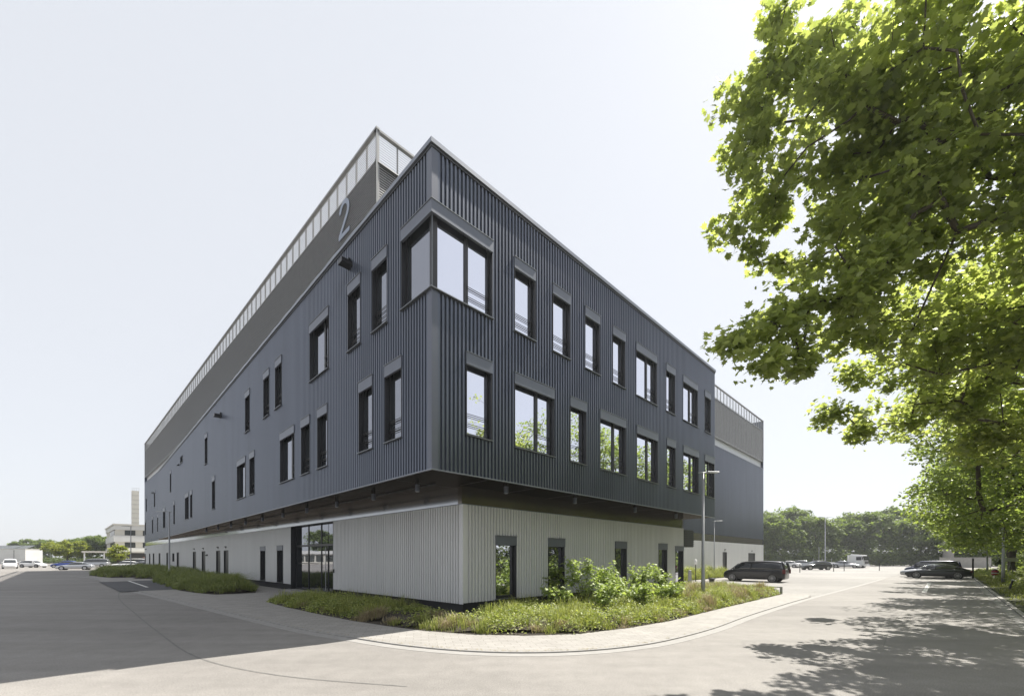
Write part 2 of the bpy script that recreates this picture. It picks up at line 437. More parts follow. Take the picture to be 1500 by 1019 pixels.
GLend = 89.0
bld = thing('office_building', 'large dark ribbed metal building with overhanging corner box and figure 2 on top', 'building')

def lbox(mb, W, s0, s1, o0, o1, z0, z1):
    mb.hexa([W.p(s0,o0,z0), W.p(s1,o0,z0), W.p(s1,o1,z0), W.p(s0,o1,z0), W.p(s0,o0,z1), W.p(s1,o0,z1), W.p(s1,o1,z1), W.p(s0,o1,z1)])

def clad(name, W, s0, s1, z0, z1, openings, m, pitch=.16, depth=.054, flatend=(0,0), base=0.0):
    """ribbed sheet between s0 and s1 with real holes for the openings"""
    mb = MB()
    f = [0, .42*pitch, .52*pitch, .90*pitch]      # outer flange, slope, inner pan, slope
    o = [0, 0, -depth, -depth]
    xs = []
    a, b = s0+flatend[0], s1-flatend[1]
    if flatend[0]: xs.append((s0, 0))
    k = 0; n = int((b-a)/pitch)
    pitch2 = (b-a)/n; sc = pitch2/pitch
    for k in range(n):
        for q in range(4): xs.append((a+k*pitch2+f[q]*sc, o[q]))
    xs.append((b, 0))
    if flatend[1]: xs.append((s1, 0))
    # insert opening edges
    out = []
    cuts = sorted({e for op in openings for e in op[:2] if s0 < e < s1})
    ci = 0
    for i in range(len(xs)-1):
        (xa, oa), (xb, ob) = xs[i], xs[i+1]
        out.append((xa, oa))
        while ci < len(cuts) and cuts[ci] <= xa+1e-6: ci += 1
        while ci < len(cuts) and cuts[ci] < xb-1e-6:
            t = (cuts[ci]-xa)/(xb-xa); out.append((cuts[ci], oa+(ob-oa)*t)); ci += 1
    out.append(xs[-1])
    for i in range(len(out)-1):
        (xa, oa), (xb, ob) = out[i], out[i+1]
        xm = (xa+xb)/2
        zs = [(z0, z1)]
        for op in openings:
            if op[0] < xm < op[1]:
                nz = []
                for (p, q) in zs:
                    if op[3] <= p or op[2] >= q: nz.append((p, q)); continue
                    if op[2] > p: nz.append((p, op[2]))
                    if op[3] < q: nz.append((op[3], q))
                zs = nz
        for (p, q) in zs:
            mb.quad(W.p(xa, oa+base, p), W.p(xb, ob+base, p), W.p(xb, ob+base, q), W.p(xa, oa+base, q))
    return mb.build(name, m, bld)

REV = .15
def window(W, s0, s1, z0, z1, mull=None, rail=True, label=None, head=.38, door=False, mid=None, railpart=None):
    fr = MB()
    # reveals (thin plates lining the opening)
    lbox(fr, W, s0, s0+.02, -REV-.10, .012, z0, z1); lbox(fr, W, s1-.02, s1, -REV-.10, .012, z0, z1)
    lbox(fr, W, s0+.02, s1-.02, -REV-.10, -.05, z1-.02, z1)
    lbox(fr, W, s0+.02, s1-.02, -REV-.10, -.03, z0, z0+.02)
    # frame
    a, b, c, d = s0+.02, s1-.02, z0+.02, z1-.02
    fw = .065; o0, o1 = -REV-.07, -REV
    lbox(fr, W, a, a+fw, o0, o1, c, d); lbox(fr, W, b-fw, b, o0, o1, c, d)
    lbox(fr, W, a+fw, b-fw, o0, o1, c, c+fw+.02); lbox(fr, W, a+fw, b-fw, o0, o1, d-fw-.10, d)
    if mull:
        x = s0+(s1-s0)*mull
        lbox(fr, W, x-.07, x+.07, o0, o1+.015, c+fw+.02, d-fw-.10)
    if mid: lbox(fr, W, a+fw, b-fw, o0, o1-.004, mid, mid+.07)
    w_ = fr.build('window', M['frame'], bld, bevel=0)
    if label: w_['label'] = label
    g = MB(); jr = rnd.uniform(-.004, .004)
    lbox(g, W, a+fw-.01, b-fw+.01, o0+.015+jr, o0+.04+jr, c+fw, d-fw-.09)
    g.build('pane', M['glass'], w_)
    if head:
        h = MB(); lbox(h, W, s0-.015, s1+.015, -.045, .035, z1-head, z1+.01)
        h.build('shutter_box', M['shutter'], w_, bevel=.008)
        t = MB(); lbox(t, W, s0-.03, s1+.03, -.04, .055, z1+.0105, z1+.032); t.build('drip_edge', M['sillm'], w_)
    si = MB(); lbox(si, W, s0-.03, s1+.03, -REV, .075, z0-.03, z0-.003); si.build('sill', M['sillm'], w_)
    if rail:
        r = MB(); ra, rb = (s0+.02, s1-.02) if not railpart else railpart
        for zz in (z0+.34, z0+.40, z0+.66, z0+.72):
            r.tube([W.p(ra, -.11, zz), W.p(rb, -.11, zz)], .011, n=6)
        r.build('railing', M['black'], w_)
    return w_

UH, US, LH, LS = 12.92, 10.30, 8.79, 6.15
# openings (s0, s1, z0, z1, options)
ru = [(3.51,4.61),(5.64,6.74),(7.79,8.90),(9.96,11.06),(12.11,14.31),(15.39,16.49),(17.57,19.70),(20.83,21.84)]
rl = [(1.32,2.42),(3.52,5.71),(6.76,7.86),(8.93,11.13),(12.17,14.38),(15.46,16.57),(17.60,19.82),(20.85,22.46)]
lu = [(2.69,3.78),(4.72,5.82),(7.74,9.90),(13.97,15.07),(16.15,17.25),(20.26,21.36),(33.8,34.9),(56.2,57.3)]
ll = [(1.73,2.83),(3.76,4.86),(7.87,8.98),(9.91,11.01),(12.0,14.19),(19.17,20.27),(21.27,23.48),(30.7,31.8),(41.3,42.4),(43.4,45.6),(53.1,54.2),(61.9,64.1)]
op_r = [(a,b,US,UH) for a,b in ru] + [(a,b,LS,LH) for a,b in rl] + [(0,2.45,US,UH)]
op_l = [(a,b,US,UH) for a,b in lu] + [(a,b,LS,LH) for a,b in ll] + [(0,1.73,US,UH), (47.3,48.9,12.55,13.3)]
clad('box_cladding', BR, 0, 22.55, ZS, ZT-.12, op_r, M['dark'], flatend=(.22, .06))
clad('box_cladding', BL, 0, 70.0, ZS, ZT-.12, op_l, M['dark'], flatend=(.22, .06))
for i, (a, b) in enumerate(ru):
    window(BR, a, b, US, UH, mull=.60 if b-a > 1.6 else None, railpart=(a+(b-a)*.6, b-.02) if b-a > 1.6 else None)
for i, (a, b) in enumerate(rl):
    window(BR, a, b, LS, LH, mull=.60 if b-a > 1.5 else None, railpart=(a+(b-a)*.6, b-.02) if b-a > 1.5 else None)
for i, (a, b) in enumerate(lu):
    window(BL, a, b, US, UH, mull=.34 if b-a > 1.6 else None, railpart=(a+.02, a+(b-a)*.34) if b-a > 1.6 else None)
for i, (a, b) in enumerate(ll):
    window(BL, a, b, LS, LH, mull=.34 if b-a > 1.6 else None, railpart=(a+.02, a+(b-a)*.34) if b-a > 1.6 else None)
window(BL, 47.3, 48.9, 12.55, 13.3, rail=False, head=0)

# corner window wrapping both facades
cw = MB(); o0, o1 = -REV-.07, -REV
zc0, zc1 = US+.02, UH-.02
e = REV
lbox(cw, BR, 2.43, 2.45, -e-.1, .012, US, UH); lbox(cw, BL, 1.71, 1.73, -e-.1, .012, US, UH)
lbox(cw, BR, 2.355, 2.43, o0, o1, zc0, zc1); lbox(cw, BL, 1.635, 1.71, o0, o1, zc0, zc1)
lbox(cw, BR, e+.14, 2.355, o0, o1, zc0, zc0+.09); lbox(cw, BR, e+.14, 2.355, o0, o1, zc1-.17, zc1)
lbox(cw, BL, e+.14, 1.635, o0, o1, zc0, zc0+.09); lbox(cw, BL, e+.14, 1.635, o0, o1, zc1-.17, zc1)
lbox(cw, BR, 1.36, 1.50, o0, o1+.015, zc0+.09, zc1-.17)
lbox(cw, BR, e-.03, e+.14, -e-.14, -e+.03, zc0, zc1)          # corner post
lbox(cw, BR, .02, 2.43, -e-.1, -.02, UH-.02, UH-.004)
lbox(cw, BL, .32, 1.71, -e-.1, -.02, UH-.02, UH-.004)
cwo = cw.build('window', M['frame'], bld); cwo['label'] = 'large corner window wrapping both facades'
g = MB(); lbox(g, BR, e+.11, 2.36, o0+.02, o0+.045, zc0+.08, zc1-.16); g.build('pane', M['glass'], cwo)
g = MB(); lbox(g, BL, e+.11, 1.64, o0+.02, o0+.045, zc0+.08, zc1-.16); g.build('pane', M['glass'], cwo)
def corner_strip(mb, sr, sl_, i, o, z0, z1):
    """L-shaped strip round the box corner; i inner offset, o outer offset"""
    pin = BR.p(-i, i, 0); 
    a = BR.xy(sr, o); b = BR.p(-o, o, 0)[:2]; c = BL.xy(sl_, o)
    a2 = BR.xy(sr, i); b2 = BR.p(-i, i, 0)[:2]; c2 = BL.xy(sl_, i)
    mb.prism([a2, a, b, b2], z0, z1); mb.prism([b2, b, c, c2], z0, z1)
h = MB(); corner_strip(h, 2.465, 1.745, -.05, .035, UH-.38, UH+.01); h.build('shutter_box', M['shutter'], cwo)
h = MB(); corner_strip(h, 2.48, 1.76, -.04, .055, UH+.0105, UH+.032); h.build('drip_edge', M['sillm'], cwo)
h = MB(); corner_strip(h, 2.48, 1.76, -e, .075, US-.03, US-.003); h.build('sill', M['sillm'], cwo)
r = MB()
for zz in (US+.34, US+.40, US+.66, US+.72): r.tube([BR.p(1.43, -.13, zz), BR.p(2.42, -.13, zz)], .011, n=6)
r.build('railing', M['black'], cwo)
r = MB(); r.tube([BR.p(.05,-.05,US), BR.p(.05,-.05,UH-.38)], .014, n=6)
r.tube([BR.p(.05,-.05,US+1.25), BR.p(.22,-.22,US+1.15)], .012, n=6); r.build('blind_guide', M['sillm'], cwo)

# coping, corner and bottom trims
def strip_all(name, m, i, o, z0, z1, sr=22.6, sl_=70.03):
    mb = MB(); corner_strip(mb, sr, sl_, i, o, z0, z1); return mb.build(name, m, bld)
strip_all('coping', M['coping'], -.35, .06, ZT-.02, ZT+.12)
strip_all('coping_underside', M['frame'], -.30, .02, ZT-.115, ZT-.021)
strip_all('bottom_trim', M['coping'], -.05, .02, ZS-.035, ZS-.002)
mb = MB()
for (z0, z1) in ((ZS, US-.031), (UH+.033, ZT-.12)):
    mb.prism([BR.xy(.215,.003), BR.xy(-.003,.003), BR.xy(-.003,-.02), BR.xy(.215,-.02)], z0, z1)
    mb.prism([BL.xy(.215,.0031), BL.xy(.0032,.0031), BL.xy(.0032,-.02), BL.xy(.215,-.02)], z0, z1)
mb.build('corner_trim', M['trim'], bld)
# end walls, soffit and roof of the box
HRoff = None
def foot(W, p):   # along, offset of point p in wall frame
    dx, dy = p[0]-W.o[0], p[1]-W.o[1]
    return dx*W.d[0]+dy*W.d[1], dx*W.n[0]+dy*W.n[1]
bre = BR.xy(22.55)
hs_, ho_ = foot(HR, bre)
hp = HR.xy(hs_, .0)
gk = GL.xy(72.8, .0); ble = BL.xy(70.0)
mb = MB(); mb.quad((*bre, ZS), (*hp, ZS), (*hp, ZT), (*bre, ZT)); mb.quad((*ble, ZS), (*ble, ZT), (*gk, ZT), (*gk, ZS))
mb.build('box_end_wall', M['trim'], bld)
roofpoly = [CB, bre, hp, GL.xy(60,-6), gk, ble]
mb = MB(); mb.poly([(x, y, ZS+.001) for x, y in [CB, bre, hp, HR.xy(-40, -2), GL.xy(40,-3), gk, ble]][::-1]); mb.build('soffit', M['soffit'], bld)
mb = MB(); mb.poly([(x, y, ZT-.06) for x, y in [CB, bre, hp, HR.xy(-40, -2), GL.xy(40,-3), gk, ble]]); mb.build('box_roof', M['roof'], bld)
# joints in the soffit
mb = MB()
for k in range(1, 28):
    s = k*2.5; 
    if s < 68:
        o_in = -foot(BL, GL.xy(s))[1]*-1
        lbox(mb, BL, s, s+.015, min(-.1, foot(BL, GL.xy(s))[1]), -.03, ZS-.004, ZS)
for k in range(1, 9):
    s = k*2.5; lbox(mb, BR, s, s+.015, foot(BR, GR.xy(s))[1], -.03, ZS-.004, ZS)
mb.build('soffit_joint', M['frame'], bld)
# downlights under the soffit
def downlight(x, y):
    mb = MB(); mb.lathe((x, y, ZS-.26), [(.075,0),(.085,.01),(.085,.26)], 16); o = mb.build('downlight', M['trim'], bld, smooth=False)
    l = MB(); l.lathe((x, y, ZS-.267), [(.06,0),(.06,.006)], 16); l.build('lens', M['lens'], o)
for s in (1.0, 4.3, 7.9, 11.7, 15.5, 19.5, 23.6, 27.8, 32.2, 37):
    q = GL.xy(s, -foot(GL, BL.xy(s))[1]*-.5); downlight(*q)
for s in (2.7, 7.0, 12.3, 17.3):
    q = BR.xy(s+1.2, foot(BR, GR.xy(s))[1]*.45); downlight(*q)
# conduit under the soffit
mb = MB(); mb.tube([(*GL.xy(s, foot(GL, BL.xy(s))[1]*.38), ZS-.03) for s in (0.3, 20, 40, 60)], .018, n=6); mb.build('soffit_rail', M['frame'], bld)

# ---- ground floor
gw = [(18.88,20.02,.42,2.99),(22.5,23.66,.42,2.99),(59.45,60.8,1.66,2.74)]
gd = [(32.6,34.2),(35.45,37.05),(41.6,43.2),(46.1,47.7),(56.0,57.6),(63.95,65.6),(71.0,72.6),(77.2,78.8),(81.6,83.2),(87.4,88.8)]
op_g = [(11.09,17.4,0,ZC+1)] + gw + [(a,b,.1,2.85) for a,b in gd]
clad('base_cladding', GL, 0, GLend, ZB-.06, ZC, op_g, M['light'], depth=.07, flatend=(.16,.05))
grw = [(1.66,2.83),(4.9,6.1),(10.57,11.75),(15.59,16.8)]
op_gr = [(a,b,ZB-.1,3.05) for a,b in grw] + [(17.98,19.3,ZB-.1,2.93)]
clad('base_cladding', GR, 0, 19.3, ZB-.02, ZC, op_gr, M['light'], depth=.07, flatend=(.16,.05))
for a, b, c, d in gw[:2]: window(GL, a, b, c+.06, d, rail=False, head=.32)
window(GL, *gw[2], rail=False, head=0)
for a, b in grw: window(GR, a, b, ZB+.03, 3.05, rail=False, head=.36, label='full height ground floor window')
window(GR, 17.98, 19.28, ZB-.2, 2.93, rail=False, head=.30, label='full height glazed door at the end of the base')
# base trim, plinth, polished band
mb = MB(); lbox(mb, GL, -.003, .155, -.02, .004, ZB-.06, ZC); mb.build('corner_trim', M['light'], bld)
mb = MB(); lbox(mb, GR, .0, .155, -.02, .0042, ZB-.02, ZC); mb.build('corner_trim', M['light'], bld)
mb = MB(); lbox(mb, GL, .2, 11.09, -.5, -.16, 0, ZB-.05); lbox(mb, GL, 17.4, GLend, -.5, -.16, 0, ZB-.05)
lbox(mb, GR, .12, 19.2, -.5, -.16, 0, ZB); mb.build('plinth', M['plinth'], bld)
mb = MB(); lbox(mb, GL, .06, GLend, -.3, -.06, ZC+.002, ZS); mb.build('metal_band', M['band'], bld)
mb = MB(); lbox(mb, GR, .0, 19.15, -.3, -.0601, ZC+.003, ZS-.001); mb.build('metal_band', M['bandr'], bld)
mb = MB(); lbox(mb, GL, -.01, GLend, -.2, .02, ZC-.012, ZC+.012); lbox(mb, GR, -.01, 19.3, -.2, .0201, ZC-.0125, ZC+.0121)
mb.build('flashing', M['coping'], bld)
# inner block so that nothing is hollow
mb = MB(); e0 = GR.xy(19.28, -.02)
mb.quad((*e0, 0), (*HR.xy(foot(HR, e0)[0], 0), 0), (*HR.xy(foot(HR, e0)[0], 0), ZS), (*e0, ZS)); mb.build('base_end_wall', M['light'], bld)
# entrance glazing
en = MB(); s0, s1 = 11.09, 17.4; zz0, zz1 = .14, ZC
lbox(en, GL, s0, s0+.02, -.45, .01, zz0, zz1); lbox(en, GL, s1-.02, s1, -.45, .01, zz0, zz1); lbox(en, GL, s0+.02, s1-.02, -.45, 0, zz1-.02, zz1)
for s in (11.11, 13.36, 15.27, 17.30):
    lbox(en, GL, s, s+.08, -.40, -.30, zz0, zz1-.02)
lbox(en, GL, 12.42, 12.49, -.40, -.30, zz0, 2.87)
lbox(en, GL, 11.19, 17.30, -.40, -.301, 2.87, 2.99); lbox(en, GL, 13.44, 17.30, -.395, -.305, 1.80, 1.84)
lbox(en, GL, 11.19, 17.30, -.40, -.301, zz0, zz0+.10)
ent = en.build('entrance_glazing', M['frame'], bld); ent['label'] = 'tall glazed entrance with door'
for (a, b) in ((11.19, 12.42), (12.49, 13.36), (13.44, 15.27), (15.35, 17.30)):
    for (c, d) in ((zz0+.1, 2.87), (2.99, zz1-.02)):
        g = MB(); jr = rnd.uniform(-.003, .003); lbox(g, GL, a-.005, b+.005, -.36+jr, -.335+jr, c, d); g.build('pane', M['glass'], ent)
hnd = MB(); hnd.tube([GL.p(12.62,-.24,.3), GL.p(12.62,-.24,2.8)], .022, n=8)
for q in (.5, 1.5, 2.6): hnd.tube([GL.p(12.62,-.24,q), GL.p(12.62,-.31,q)], .012, n=6)
hnd.build('door_handle', M['steel'], ent)
mb = MB(); lbox(mb, GL, 11.0, 17.5, -.4, .5, .02, .135); mb.build('entrance_step', M['kerb'], bld)
mb = MB(); lbox(mb, GL, 10.93, 10.99, .004, .05, 1.35, 1.55); mb.build('intercom', M['black'], bld)
mb = MB(); lbox(mb, GL, 10.7, 17.9, -3.0, -2.9, 0, ZC); mb.build('lobby_wall', M['lback'], bld)
# steel doors
def steel_door(W, a, b, z0, z1, lamp=True):
    mb = MB(); lbox(mb, W, a, a+.06, -.14, .006, z0, z1); lbox(mb, W, b-.06, b, -.14, .006, z0, z1); lbox(mb, W, a+.06, b-.06, -.14, .0059, z1-.06, z1)
    lbox(mb, W, a+.06, b-.06, -.13, -.09, z0, z1-.06)
    d = mb.build('door', M['frame'], bld)
    h = MB(); h.tube([W.p(a+.16,-.03,1.25), W.p(a+.30,-.03,1.25)], .014, n=6); lbox(h, W, a+.13, a+.19, -.09, -.045, 1.13, 1.35); h.build('door_handle', M['steel'], d)
    if lamp:
        l = MB(); c = (a+b)/2; lbox(l, W, c-.16, c+.16, 0, .13, z1+.28, z1+.35); lbox(l, W, c-.04, c+.04, 0, .05, z1+.18, z1+.28); l.build('door_lamp', M['black'], d, bevel=.01)
for i, (a, b) in enumerate(gd): steel_door(GL, a, b, .15, 2.85, lamp=i < 4)

# ---- the hall behind
ZL0, ZL1, ZLO = 16.6, 22.7, 21.2
def upper(W, s0, s1, tail):
    pass
clad('hall_cladding', GL, 69.5, GLend, ZS, 15.5, [(76.4,77.5,US,UH),(86.0,87.1,US,UH),(73.0,74.1,LS,LH),(78.5,79.6,LS,LH),(87.2,88.3,LS,LH)], M['dark'])
for a, b, c, d in ((76.4,77.5,US,UH),(86.0,87.1,US,UH),(73.0,74.1,LS,LH),(78.5,79.6,LS,LH),(87.2,88.3,LS,LH)): window(GL, a, b, c, d, rail=False)
hdo = [(-16.9,-15.45,.1,2.85),(-7.1,-4.1,.1,2.8)]
clad('hall_cladding', HR, -31, 0, ZS, 15.45, [], M['dark'], flatend=(0,.1))
clad('base_cladding', HR, -31, 0, .25, ZC-.15, hdo, M['light'], depth=.03, flatend=(0,.1))
steel_door(HR, *hdo[0]); steel_door(HR, -7.1, -4.1, .1, 2.8)
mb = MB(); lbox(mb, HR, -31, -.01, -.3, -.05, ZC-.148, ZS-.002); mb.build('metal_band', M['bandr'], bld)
mb = MB(); lbox(mb, HR, -31, 0, -.4, -.12, 0, .26); mb.build('plinth', M['plinth'], bld)
# pale ledge under the louvres
mb = MB(); lbox(mb, GL, SA+.4, GLend-.05, -.7, -.35, 14.4, ZL0); lbox(mb, HR, HRn+.4, -.05, -.7, -.351, 14.4, ZL0-.001); mb.build('ledge_panel', M['ledge'], bld)
mb = MB(); lbox(mb, GL, 69.5, GLend, -.36, .03, 15.5, 15.54); lbox(mb, HR, -31, 0, -.36, .03, 15.45, 15.49); mb.build('ledge_flashing', M['coping'], bld)
# backing wall
mb = MB(); lbox(mb, GL, SA+.3, GLend-.3, -.65, -.28, ZL0+.001, ZLO); lbox(mb, HR, HRn+.3, -.3, -.65, -.2801, ZL0, ZLO-.001); mb.build('hall_wall', M['lback'], bld)
hallpoly = [GL.xy(SA), HR.xy(0), (HR.xy(0)[0]+GL.d[0]*82, HR.xy(0)[1]+GL.d[1]*82), GL.xy(GLend)]
mb = MB(); mb.poly([(x, y, ZLO-.15) for x, y in hallpoly]); mb.build('hall_roof', M['roof'], bld)
mb = MB(); a, b, c, d = hallpoly
for p, q in ((b, c), (c, d)): mb.quad((*p, 0), (*q, 0), (*q, 16.6), (*p, 16.6)); mb.quad((*p, 16.6), (*q, 16.6), (*q, 22.7), (*p, 22.7))
mb.build('rear_wall', M['dark'], bld)
# horizontal louvre blades
def louvres(W, s0, s1):
    mb = MB(); n = int((ZL1-ZL0-.15)/.122)
    for k in range(n):
        z = ZL0+.03+k*.122
        if z > ZLO-.02: a, b, c, d = (-.012, z), (.0, z), (.0, z+.012), (-.030, z+.014)
        else: a, b, c, d = (-.012, z), (.0, z+.002), (-.012, z+.060), (-.066, z+.030)
        for (p, q) in ((a,b),(b,c),(c,d),(d,a)):
            mb.quad(W.p(s0,p[0],p[1]), W.p(s1,p[0],p[1]), W.p(s1,q[0],q[1]), W.p(s0,q[0],q[1]))
    return mb.build('louvre_screen', M['louvre'], bld)
louvres(GL, SA, GLend); louvres(HR, HRn, 0)
def posts(W, s0, s1, step):
    mb = MB(); s = s0
    while s < s1:
        lbox(mb, W, s, s+.05, -.17, -.09, ZL0, ZL1-.05); s += step
    return mb.build('louvre_posts', M['louvre'], bld)
posts(GL, SA+.05, GLend, 1.1); posts(HR, HRn+.1, 0, 1.1)
mb = MB()
lbox(mb, GL, SA-.02, GLend, -.16, .03, ZL1-.1, ZL1); lbox(mb, HR, HRn-.02, 0, -.16, .031, ZL1-.1, ZL1+.001)
lbox(mb, GL, SA, SA+.05, -.05, .004, ZL0, ZL1-.1)
lbox(mb, HR, -.08, 0, -.08, .02, ZL0, ZL1-.1)
lbox(mb, GL, SA, GLend, -.3, .01, ZL0-.08, ZL0-.02); lbox(mb, HR, HRn, 0, -.3, .011, ZL0-.081, ZL0-.021)
mb.build('louvre_frame', M['louvre'], bld)
mb = MB(); mb.tube([HR.p(HRn+3.9,-.15,ZL1-.2), HR.p(HRn+4.9,-.9,ZLO-.1)], .035, n=5); mb.build('louvre_strut', M['steel'], bld)
# the figure 2 as a flat plate in front of the louvres
def figure_two():
    # figure outline in metres: x to the right as read (towards the corner), height 1.95, width 1.25
    cx, r, cy = .62, .56, 1.36; wd = .24
    outer = []; inner = []
    for k in range(0, 13):
        a = math.radians(178 - k*18.2)          # sweep over the top to the right and down
        outer.append((cx+r*math.cos(a), cy+r*1.05*math.sin(a))); inner.append((cx+(r-wd)*math.cos(a), cy+(r*1.05-wd)*math.sin(a)))
    outer += [(.33, .24), (1.2, .24), (1.2, 0), (.02, 0), (.02, .2)]
    n = 13
    strip = []
    for k in range(n-1): strip.append([outer[k], outer[k+1], inner[k+1], inner[k]])
    # diagonal from the end of the bowl to the foot
    strip.append([outer[12], (.33,.235), (.02,.235), inner[12]])
    strip.append([(.02,0),(1.2,0),(1.2,.235),(.02,.235)])
    mb = MB(); S0 = 10.35; Z0 = 19.2; o0, o1 = .012, .035
    for q in strip:
        def P(x, y, o): return GL.p(S0 - x*1.06, o, Z0 + y*.98)
        mb.hexa([P(*q[0],o0), P(*q[1],o0), P(*q[2],o0), P(*q[3],o0), P(*q[0],o1), P(*q[1],o1), P(*q[2],o1), P(*q[3],o1)])
    o = mb.build('building_number', M['number'], bld); o['label'] = 'blue grey figure 2 on the louvres'
figure_two()
# security cameras and wall boxes on the left facade
def wall_camera(W, s, z, sc=1):
    mb = MB(); lbox(mb, W, s-.13*sc, s+.13*sc, 0, .30*sc, z, z+.13*sc); lbox(mb, W, s-.05, s+.05, 0, .1, z+.02, z+.25*sc); mb.build('wall_camera', M['black'], bld, bevel=.01)
wall_camera(BL, 5.6, 13.55, 1.4); wall_camera(BL, 28.4, 12.95, 1.6); wall_camera(GL, 78, 12.6); wall_camera(BL, 49.8, 12.5, .7); wall_camera(GL, 40.6, 2.35, .7); wall_camera(GL, 86.5, 3.55, .8)
# louvred box by the side entrance
mb = MB(); lbox(mb, GR, 19.32, 20.9, -1.2, .0, 2.92, 4.12)
for k in range(9): lbox(mb, GR, 19.33, 20.91, 0, .05, 2.98+k*.125, 3.06+k*.125)
mb.build('canopy_box', M['frame'], bld)

# ================================================================== GROUND
def struct(name, mb, m, **k):
    o = mb.build(name, m, **k); o['kind'] = 'structure'; return o
def flat(poly, z): mb = MB(); mb.poly([(x, y, z) for x, y in poly]); return mb
def catmull(P, n=6):
    out = []
    for i in range(len(P)-1):
        p0 = P[max(i-1,0)]; p1 = P[i]; p2 = P[i+1]; p3 = P[min(i+2,len(P)-1)]
        for k in range(n):
            t = k/n
            out.append(tuple(.5*((2*p1[j])+(-p0[j]+p2[j])*t+(2*p0[j]-5*p1[j]+4*p2[j]-p3[j])*t*t+(-p0[j]+3*p1[j]-3*p2[j]+p3[j])*t**3) for j in (0,1)))
    out.append(tuple(P[-1])); return out
def offs(P, d):
    out = []
    for i, p in enumerate(P):
        a = P[max(i-1,0)]; b = P[min(i+1,len(P)-1)]
        t = nrm(b[0]-a[0], b[1]-a[1]); out.append((p[0]-t[1]*d, p[1]+t[0]*d))
    return out
mb = MB(); mb.box(-1500, 1500, -300, 2400, -1, -.02)
gnd = struct('ground', mb, M['earth'])
struct('road', flat([(-420,-60),(-420,330),(260,330),(260,120),(60,56.5),(17.9,15.0),(-60,-62)], 0), M['asphalt'])
kerb_pts = catmull([(-52.6,50.7),(-42.9,43.9),(-34.5,36.3),(-27.0,29.6),(-18.04,22.2),(-13.4,18.35),(-9.31,14.96),(-6.3,12.55),(-4.25,11.2),(-3.0,10.43),(-1.73,9.86),(-.61,9.57),(.45,9.5),(1.54,9.64),(2.73,10.05),(4.15,10.9),(6.33,12.85),(8.89,15.6),(12.33,19.1),(16.63,23.3),(26.6,32.7),(39.4,44.9)])
kin = offs(kerb_pts, .30); kin2 = offs(kerb_pts, .42)
def band(a, b, z0, z1):
    mb = MB()
    for i in range(len(a)-1): mb.hexa([(*a[i],z0),(*a[i+1],z0),(*b[i+1],z0),(*b[i],z0),(*a[i],z1),(*a[i+1],z1),(*b[i+1],z1),(*b[i],z1)])
    return mb
struct('gutter_strip', band(kerb_pts, kin, -.01, .006), M['kerb'])
ne = 6*19+1
struct('kerb', band(kin[:ne], kin2[:ne], -.01, .036), M['kerb'])
pav = kin2[3:ne] + [(17.4,24.9),(16.0,26.2),(14.6,29.5),(14.0,33),(17.0,37.5),(12,42),(-3,24),(-30,48),(-42,60),(-62,80),(-68,77),(-60,66),(-50,53)] 
struct('pavement', flat(pav, .032), M['paver'])
# lot on the right, parking bays, seams and markings
lotp = [k_ for k_ in kerb_pts[ne:]]
struct('parking_lot', flat([(17.2,24.1)] + [offs(kerb_pts,.35)[i] for i in range(ne, len(kerb_pts))] + [(95,97),(60,150),(20,110),(38.5,65),(13,42),(17,37.5),(14.0,33),(14.6,29.5),(16.0,26.2)], .004), M['lot'])
struct('side_pavement', flat([(13.5,42),(17.2,38.4),(40.5,61.8),(38.6,64.5)], .032), M['paver'])
def line(p, q, wd, z, name='road_marking', m='paintline'):
    t = nrm(q[0]-p[0], q[1]-p[1]); n = (-t[1]*wd/2, t[0]*wd/2)
    return struct(name, flat([(p[0]-n[0],p[1]-n[1]),(q[0]-n[0],q[1]-n[1]),(q[0]+n[0],q[1]+n[1]),(p[0]+n[0],p[1]+n[1])], z), M[m])
line((25.9,26.9),(36.0,36.9),.22,.006); line((37,46.6),(48.5,46.9),.12,.006); line((40.6,38.6),(37.2,41.9),.10,.0065)
line((34.6,32.6),(31.2,35.9),.10,.0065)
# verge kerb on the right
rk = [(14.5,11.55),(18.5,15.5),(31.1,27.9),(43.7,40.35),(75,71)]
struct('verge_kerb', band(rk, offs(rk,-.15), -.01, .06), M['kerb'])
struct('gutter_strip', band(offs(rk,.32), rk, -.01, .006), M['kerb'])
struct('verge', band(offs(rk,-.152), offs(rk,-60), -.05, .035), M['earth'])
# fresh asphalt bay and marking on the left
struct('parking_bay', flat([(-36.3,37.6),(-33.2,41.0),(-21.5,30.2),(-24.6,26.9)], .037), M['asphalt_new'])
line((-35.3,39.4),(-26.4,31.0),.16,.041); line((-32.9,37.6),(-30.6,38.6),.14,.0412)
def seam(P, wd):
    P = catmull(P, 5); a = offs(P, wd/2); b = offs(P, -wd/2); mb = MB()
    for i in range(len(P)-1): mb.quad((*a[i],.0045),(*b[i],.0045),(*b[i+1],.0045),(*a[i+1],.0045))
    struct('asphalt_seam', mb, M['seam'])
seam([(-49,52.8),(-41.5,43),(-30.5,33.2),(-21.5,23.4),(-15.0,17.0),(-10.2,12.4),(-6.96,9.45),(-4.4,8.0),(-1.8,7.3)], .045)
seam([(-46.9,37.6),(-38,35.6),(-30.5,34)], .04)
seam([(9.2,10.6),(12.8,14.4),(15.9,17.4)], .018)

